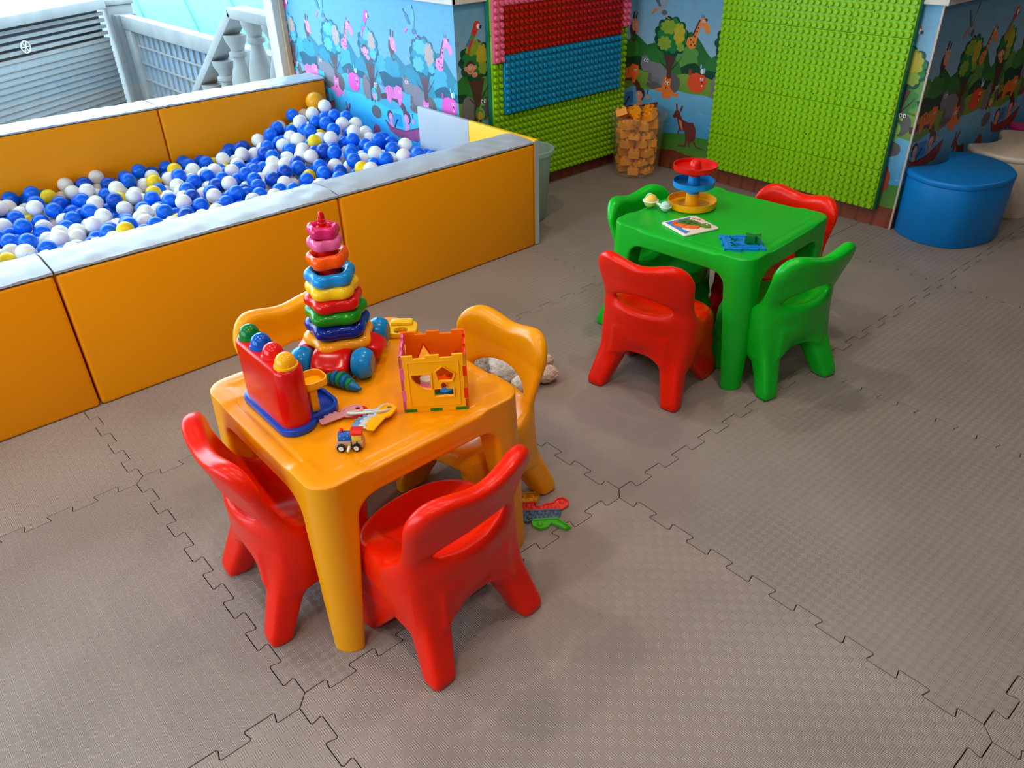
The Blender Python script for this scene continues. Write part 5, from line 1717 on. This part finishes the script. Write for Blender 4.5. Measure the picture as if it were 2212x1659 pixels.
# ---- blue sorter panel with a green block on it
q0 = Vector((-0.298, 0.756, 0)); q1 = Vector((-0.229, 0.700, 0)); q2 = Vector((-0.123, 0.771, 0)); q3 = Vector((-0.221, 0.891, 0))
cc = Vector((-0.205, 0.772, 0))
bp_ = thing('sorter_panel', (cc.x, cc.y, TZ), math.radians(45), 'blue notched plastic panel with shape cut-outs on the green table', 'toy panel')
W_, H_2 = 0.130, 0.120
def club(cx, cy, r): 
    return [(cx + r * (0.8 + 0.35 * math.cos(3 * a)) * math.cos(a), cy + r * (0.8 + 0.35 * math.cos(3 * a)) * math.sin(a)) for a in [2 * math.pi * i / 30 for i in range(30)]]
ol = [(x_ - W_ / 2, y_ - H_2 / 2) for x_, y_ in castle(W_, H_2, 0.006)]
mbl = mat('panel_blue', (12, 124, 200), 0.28)
link('plate', plate(ol, [club(-0.022, 0.022, 0.020), club(-0.026, -0.024, 0.020), rrect(0.030, 0.034, 0.004, 3, 0.028, -0.004)], 0.0004, 0.008, 0.0008), mbl, bp_)
link('raised_border', plate(rrect(W_ - 0.026, H_2 - 0.026, 0.004, 3), [rrect(W_ - 0.031, H_2 - 0.031, 0.003, 3)], 0.0078, 0.0100, 0.0003), mbl, bp_)
for pts in (club(-0.022, 0.022, 0.023), club(-0.026, -0.024, 0.023)):
    cx_ = sum(p[0] for p in pts) / 30; cy_ = sum(p[1] for p in pts) / 30
    link('hole_frame', plate(pts, [[(cx_ + (x_ - cx_) * .88, cy_ + (y_ - cy_) * .88) for x_, y_ in pts]], 0.0078, 0.0105, 0.0003), mbl, bp_)
gb = MB().prism([(-0.022, -0.016), (0.010, -0.016), (0.010, -0.006), (0.026, -0.020), (0.026, 0.022), (0.006, 0.006), (-0.022, 0.018), (-0.016, 0.0)], 0, 0.024, 0.0015)
o = gb.obj('shape_block', mat('block_dark_green', (8, 106, 40), 0.35), loc=(-0.182, 0.790, TZ + 0.0105), rot=(0, 0, math.radians(30)))
tag(o, 'dark green notched block lying on the blue sorter panel', 'toy block')

# ================================================================ things on the floor
# ---- silicone bubble-pop toy in an animal outline
pp = thing('bubble_pop_toy', (-0.110, -0.215, 0), math.radians(50), 'flat silicone bubble-pop toy in yellow, red, blue and green bands', 'fidget toy')
def PL(u, v):
    w_ = Matrix.Rotation(-math.radians(50), 2) @ Vector((u + 0.110, v + 0.215))
    return (w_.x, w_.y)
# bands from far (yellow) to near (green); x runs along the bands
def band(name, pts, m, z=0.012):
    o = MB()
    me = plate(pts, [], 0.0004, 0.004, 0.0)
    o.bm.from_mesh(me); bpy.data.meshes.remove(me)
    cx_ = sum(p[0] for p in pts) / len(pts); cy_ = sum(p[1] for p in pts) / len(pts)
    o.tube([(x_, y_, 0.0075) for x_, y_ in pts], 0.0026, 6, closed=True)
    o.tube([(x_, y_, 0.0032) for x_, y_ in pts], 0.0028, 6, closed=True)
    return o.obj(name, m, pp)
pyel = mat('silicone_yellow', (240, 168, 20), 0.5); pred = mat('silicone_coral', (232, 66, 56), 0.5); pblu = mat('silicone_slate', (86, 112, 136), 0.5); pgrn = mat('silicone_green', (76, 186, 44), 0.5)
by = band('yellow_band', [(-0.125, 0.048), (0.012, 0.062), (0.000, 0.022), (-0.125, 0.018)], pyel)
br_ = band('red_band', [(-0.125, 0.016), (-0.006, 0.018), (-0.002, 0.000), (0.012, 0.000), (0.022, 0.010), (0.045, 0.014), (0.056, 0.030), (0.074, 0.034), (0.088, 0.018), (0.084, 0.002), (0.066, -0.014), (-0.125, -0.016)], pred)
bb_ = band('blue_band', [(-0.125, -0.018), (0.066, -0.016), (0.060, -0.034), (0.054, -0.048), (-0.012, -0.052), (-0.030, -0.060), (-0.052, -0.048), (-0.125, -0.048)], pblu)
bg_ = band('green_band', [(-0.010, -0.054), (0.052, -0.050), (0.086, -0.088), (0.074, -0.092), (0.036, -0.066), (0.024, -0.082), (0.004, -0.088), (-0.014, -0.076), (-0.016, -0.062)], pgrn)
dome = MB().lathe([(0.0085, 0), (0.0078, 0.003), (0.0055, 0.006), (0.002, 0.0075), (0, 0.0077)], seg=16).mesh('bubble', angle=80)
def bubbles(par, m, pts):
    me = dome.copy(); me.materials.append(m)
    for x_, y_ in pts: link('bubble', me, None, par, loc=(x_, y_, 0.0038))
bubbles(by, pyel, [(-0.012 - 0.022 * k_, 0.049) for k_ in range(5)] + [(-0.016 - 0.022 * k_, 0.030) for k_ in range(5)])
bubbles(br_, pred, [(0.070, 0.018), (-0.024, 0.006), (-0.046, 0.006), (-0.068, 0.006)] + [(0.056 - 0.022 * k_, -0.006) for k_ in range(4)] + [(-0.032 - 0.022 * k_, -0.009) for k_ in range(4)])
bubbles(bb_, pblu, [(0.050 - 0.022 * k_, -0.026) for k_ in range(8)] + [(0.043 - 0.022 * k_, -0.041) for k_ in range(5)])
bubbles(bg_, pgrn, [(0.004, -0.070)])

# ---- plush toy lying on the floor behind the yellow chair
pu = thing('plush_toy', (-0.66, 0.165, 0), math.radians(62), 'white shaggy plush animal lying on the floor behind the yellow chair', 'plush toy')
def fur(name, rgb):
    return mat(name, rgb, 0.95, var=0.22, vscale=45, bump=1.0, bscale=240)
fw_ = fur('plush_white', (226, 220, 212)); fg_ = fur('plush_grey', (176, 166, 156)); fb_ = fur('plush_rust', (170, 74, 34))
def fuzzy(mb, seed, amp=0.004):
    rs = random.Random(seed)
    for v in mb.bm.verts:
        v.co += Vector((rs.uniform(-1, 1), rs.uniform(-1, 1), rs.uniform(-1, 1))) * amp
    return mb
fuzzy(MB().ball((0, 0, 0.066), 0.07, (1.35, 0.95, 0.95), 56, 36), 1).obj('body', fw_, pu, angle=80)
fuzzy(MB().ball((-0.105, 0.012, 0.062), 0.055, (0.9, 1.0, 1.05), 48, 30), 2).obj('head', fg_, pu, angle=80)
fuzzy(MB().ball((-0.150, 0.030, 0.040), 0.028, (1, .8, 1.3), 28, 18), 3).obj('ear', fb_, pu, angle=80)
fuzzy(MB().ball((-0.125, -0.045, 0.042), 0.026, (1, .8, 1.3), 28, 18), 6).obj('ear', fb_, pu, angle=80)
for (x_, y_) in ((0.115, -0.040), (0.120, 0.045), (0.03, -0.075), (0.02, 0.075)):
    fuzzy(MB().ball((x_, y_, 0.034), 0.034, (1.35, 0.85, 0.95), 32, 20), int(x_ * 1000 + y_ * 100), 0.003).obj('paw', fw_ if x_ < 0.1 else fur('plush_cream', (220, 196, 178)), pu, angle=80)
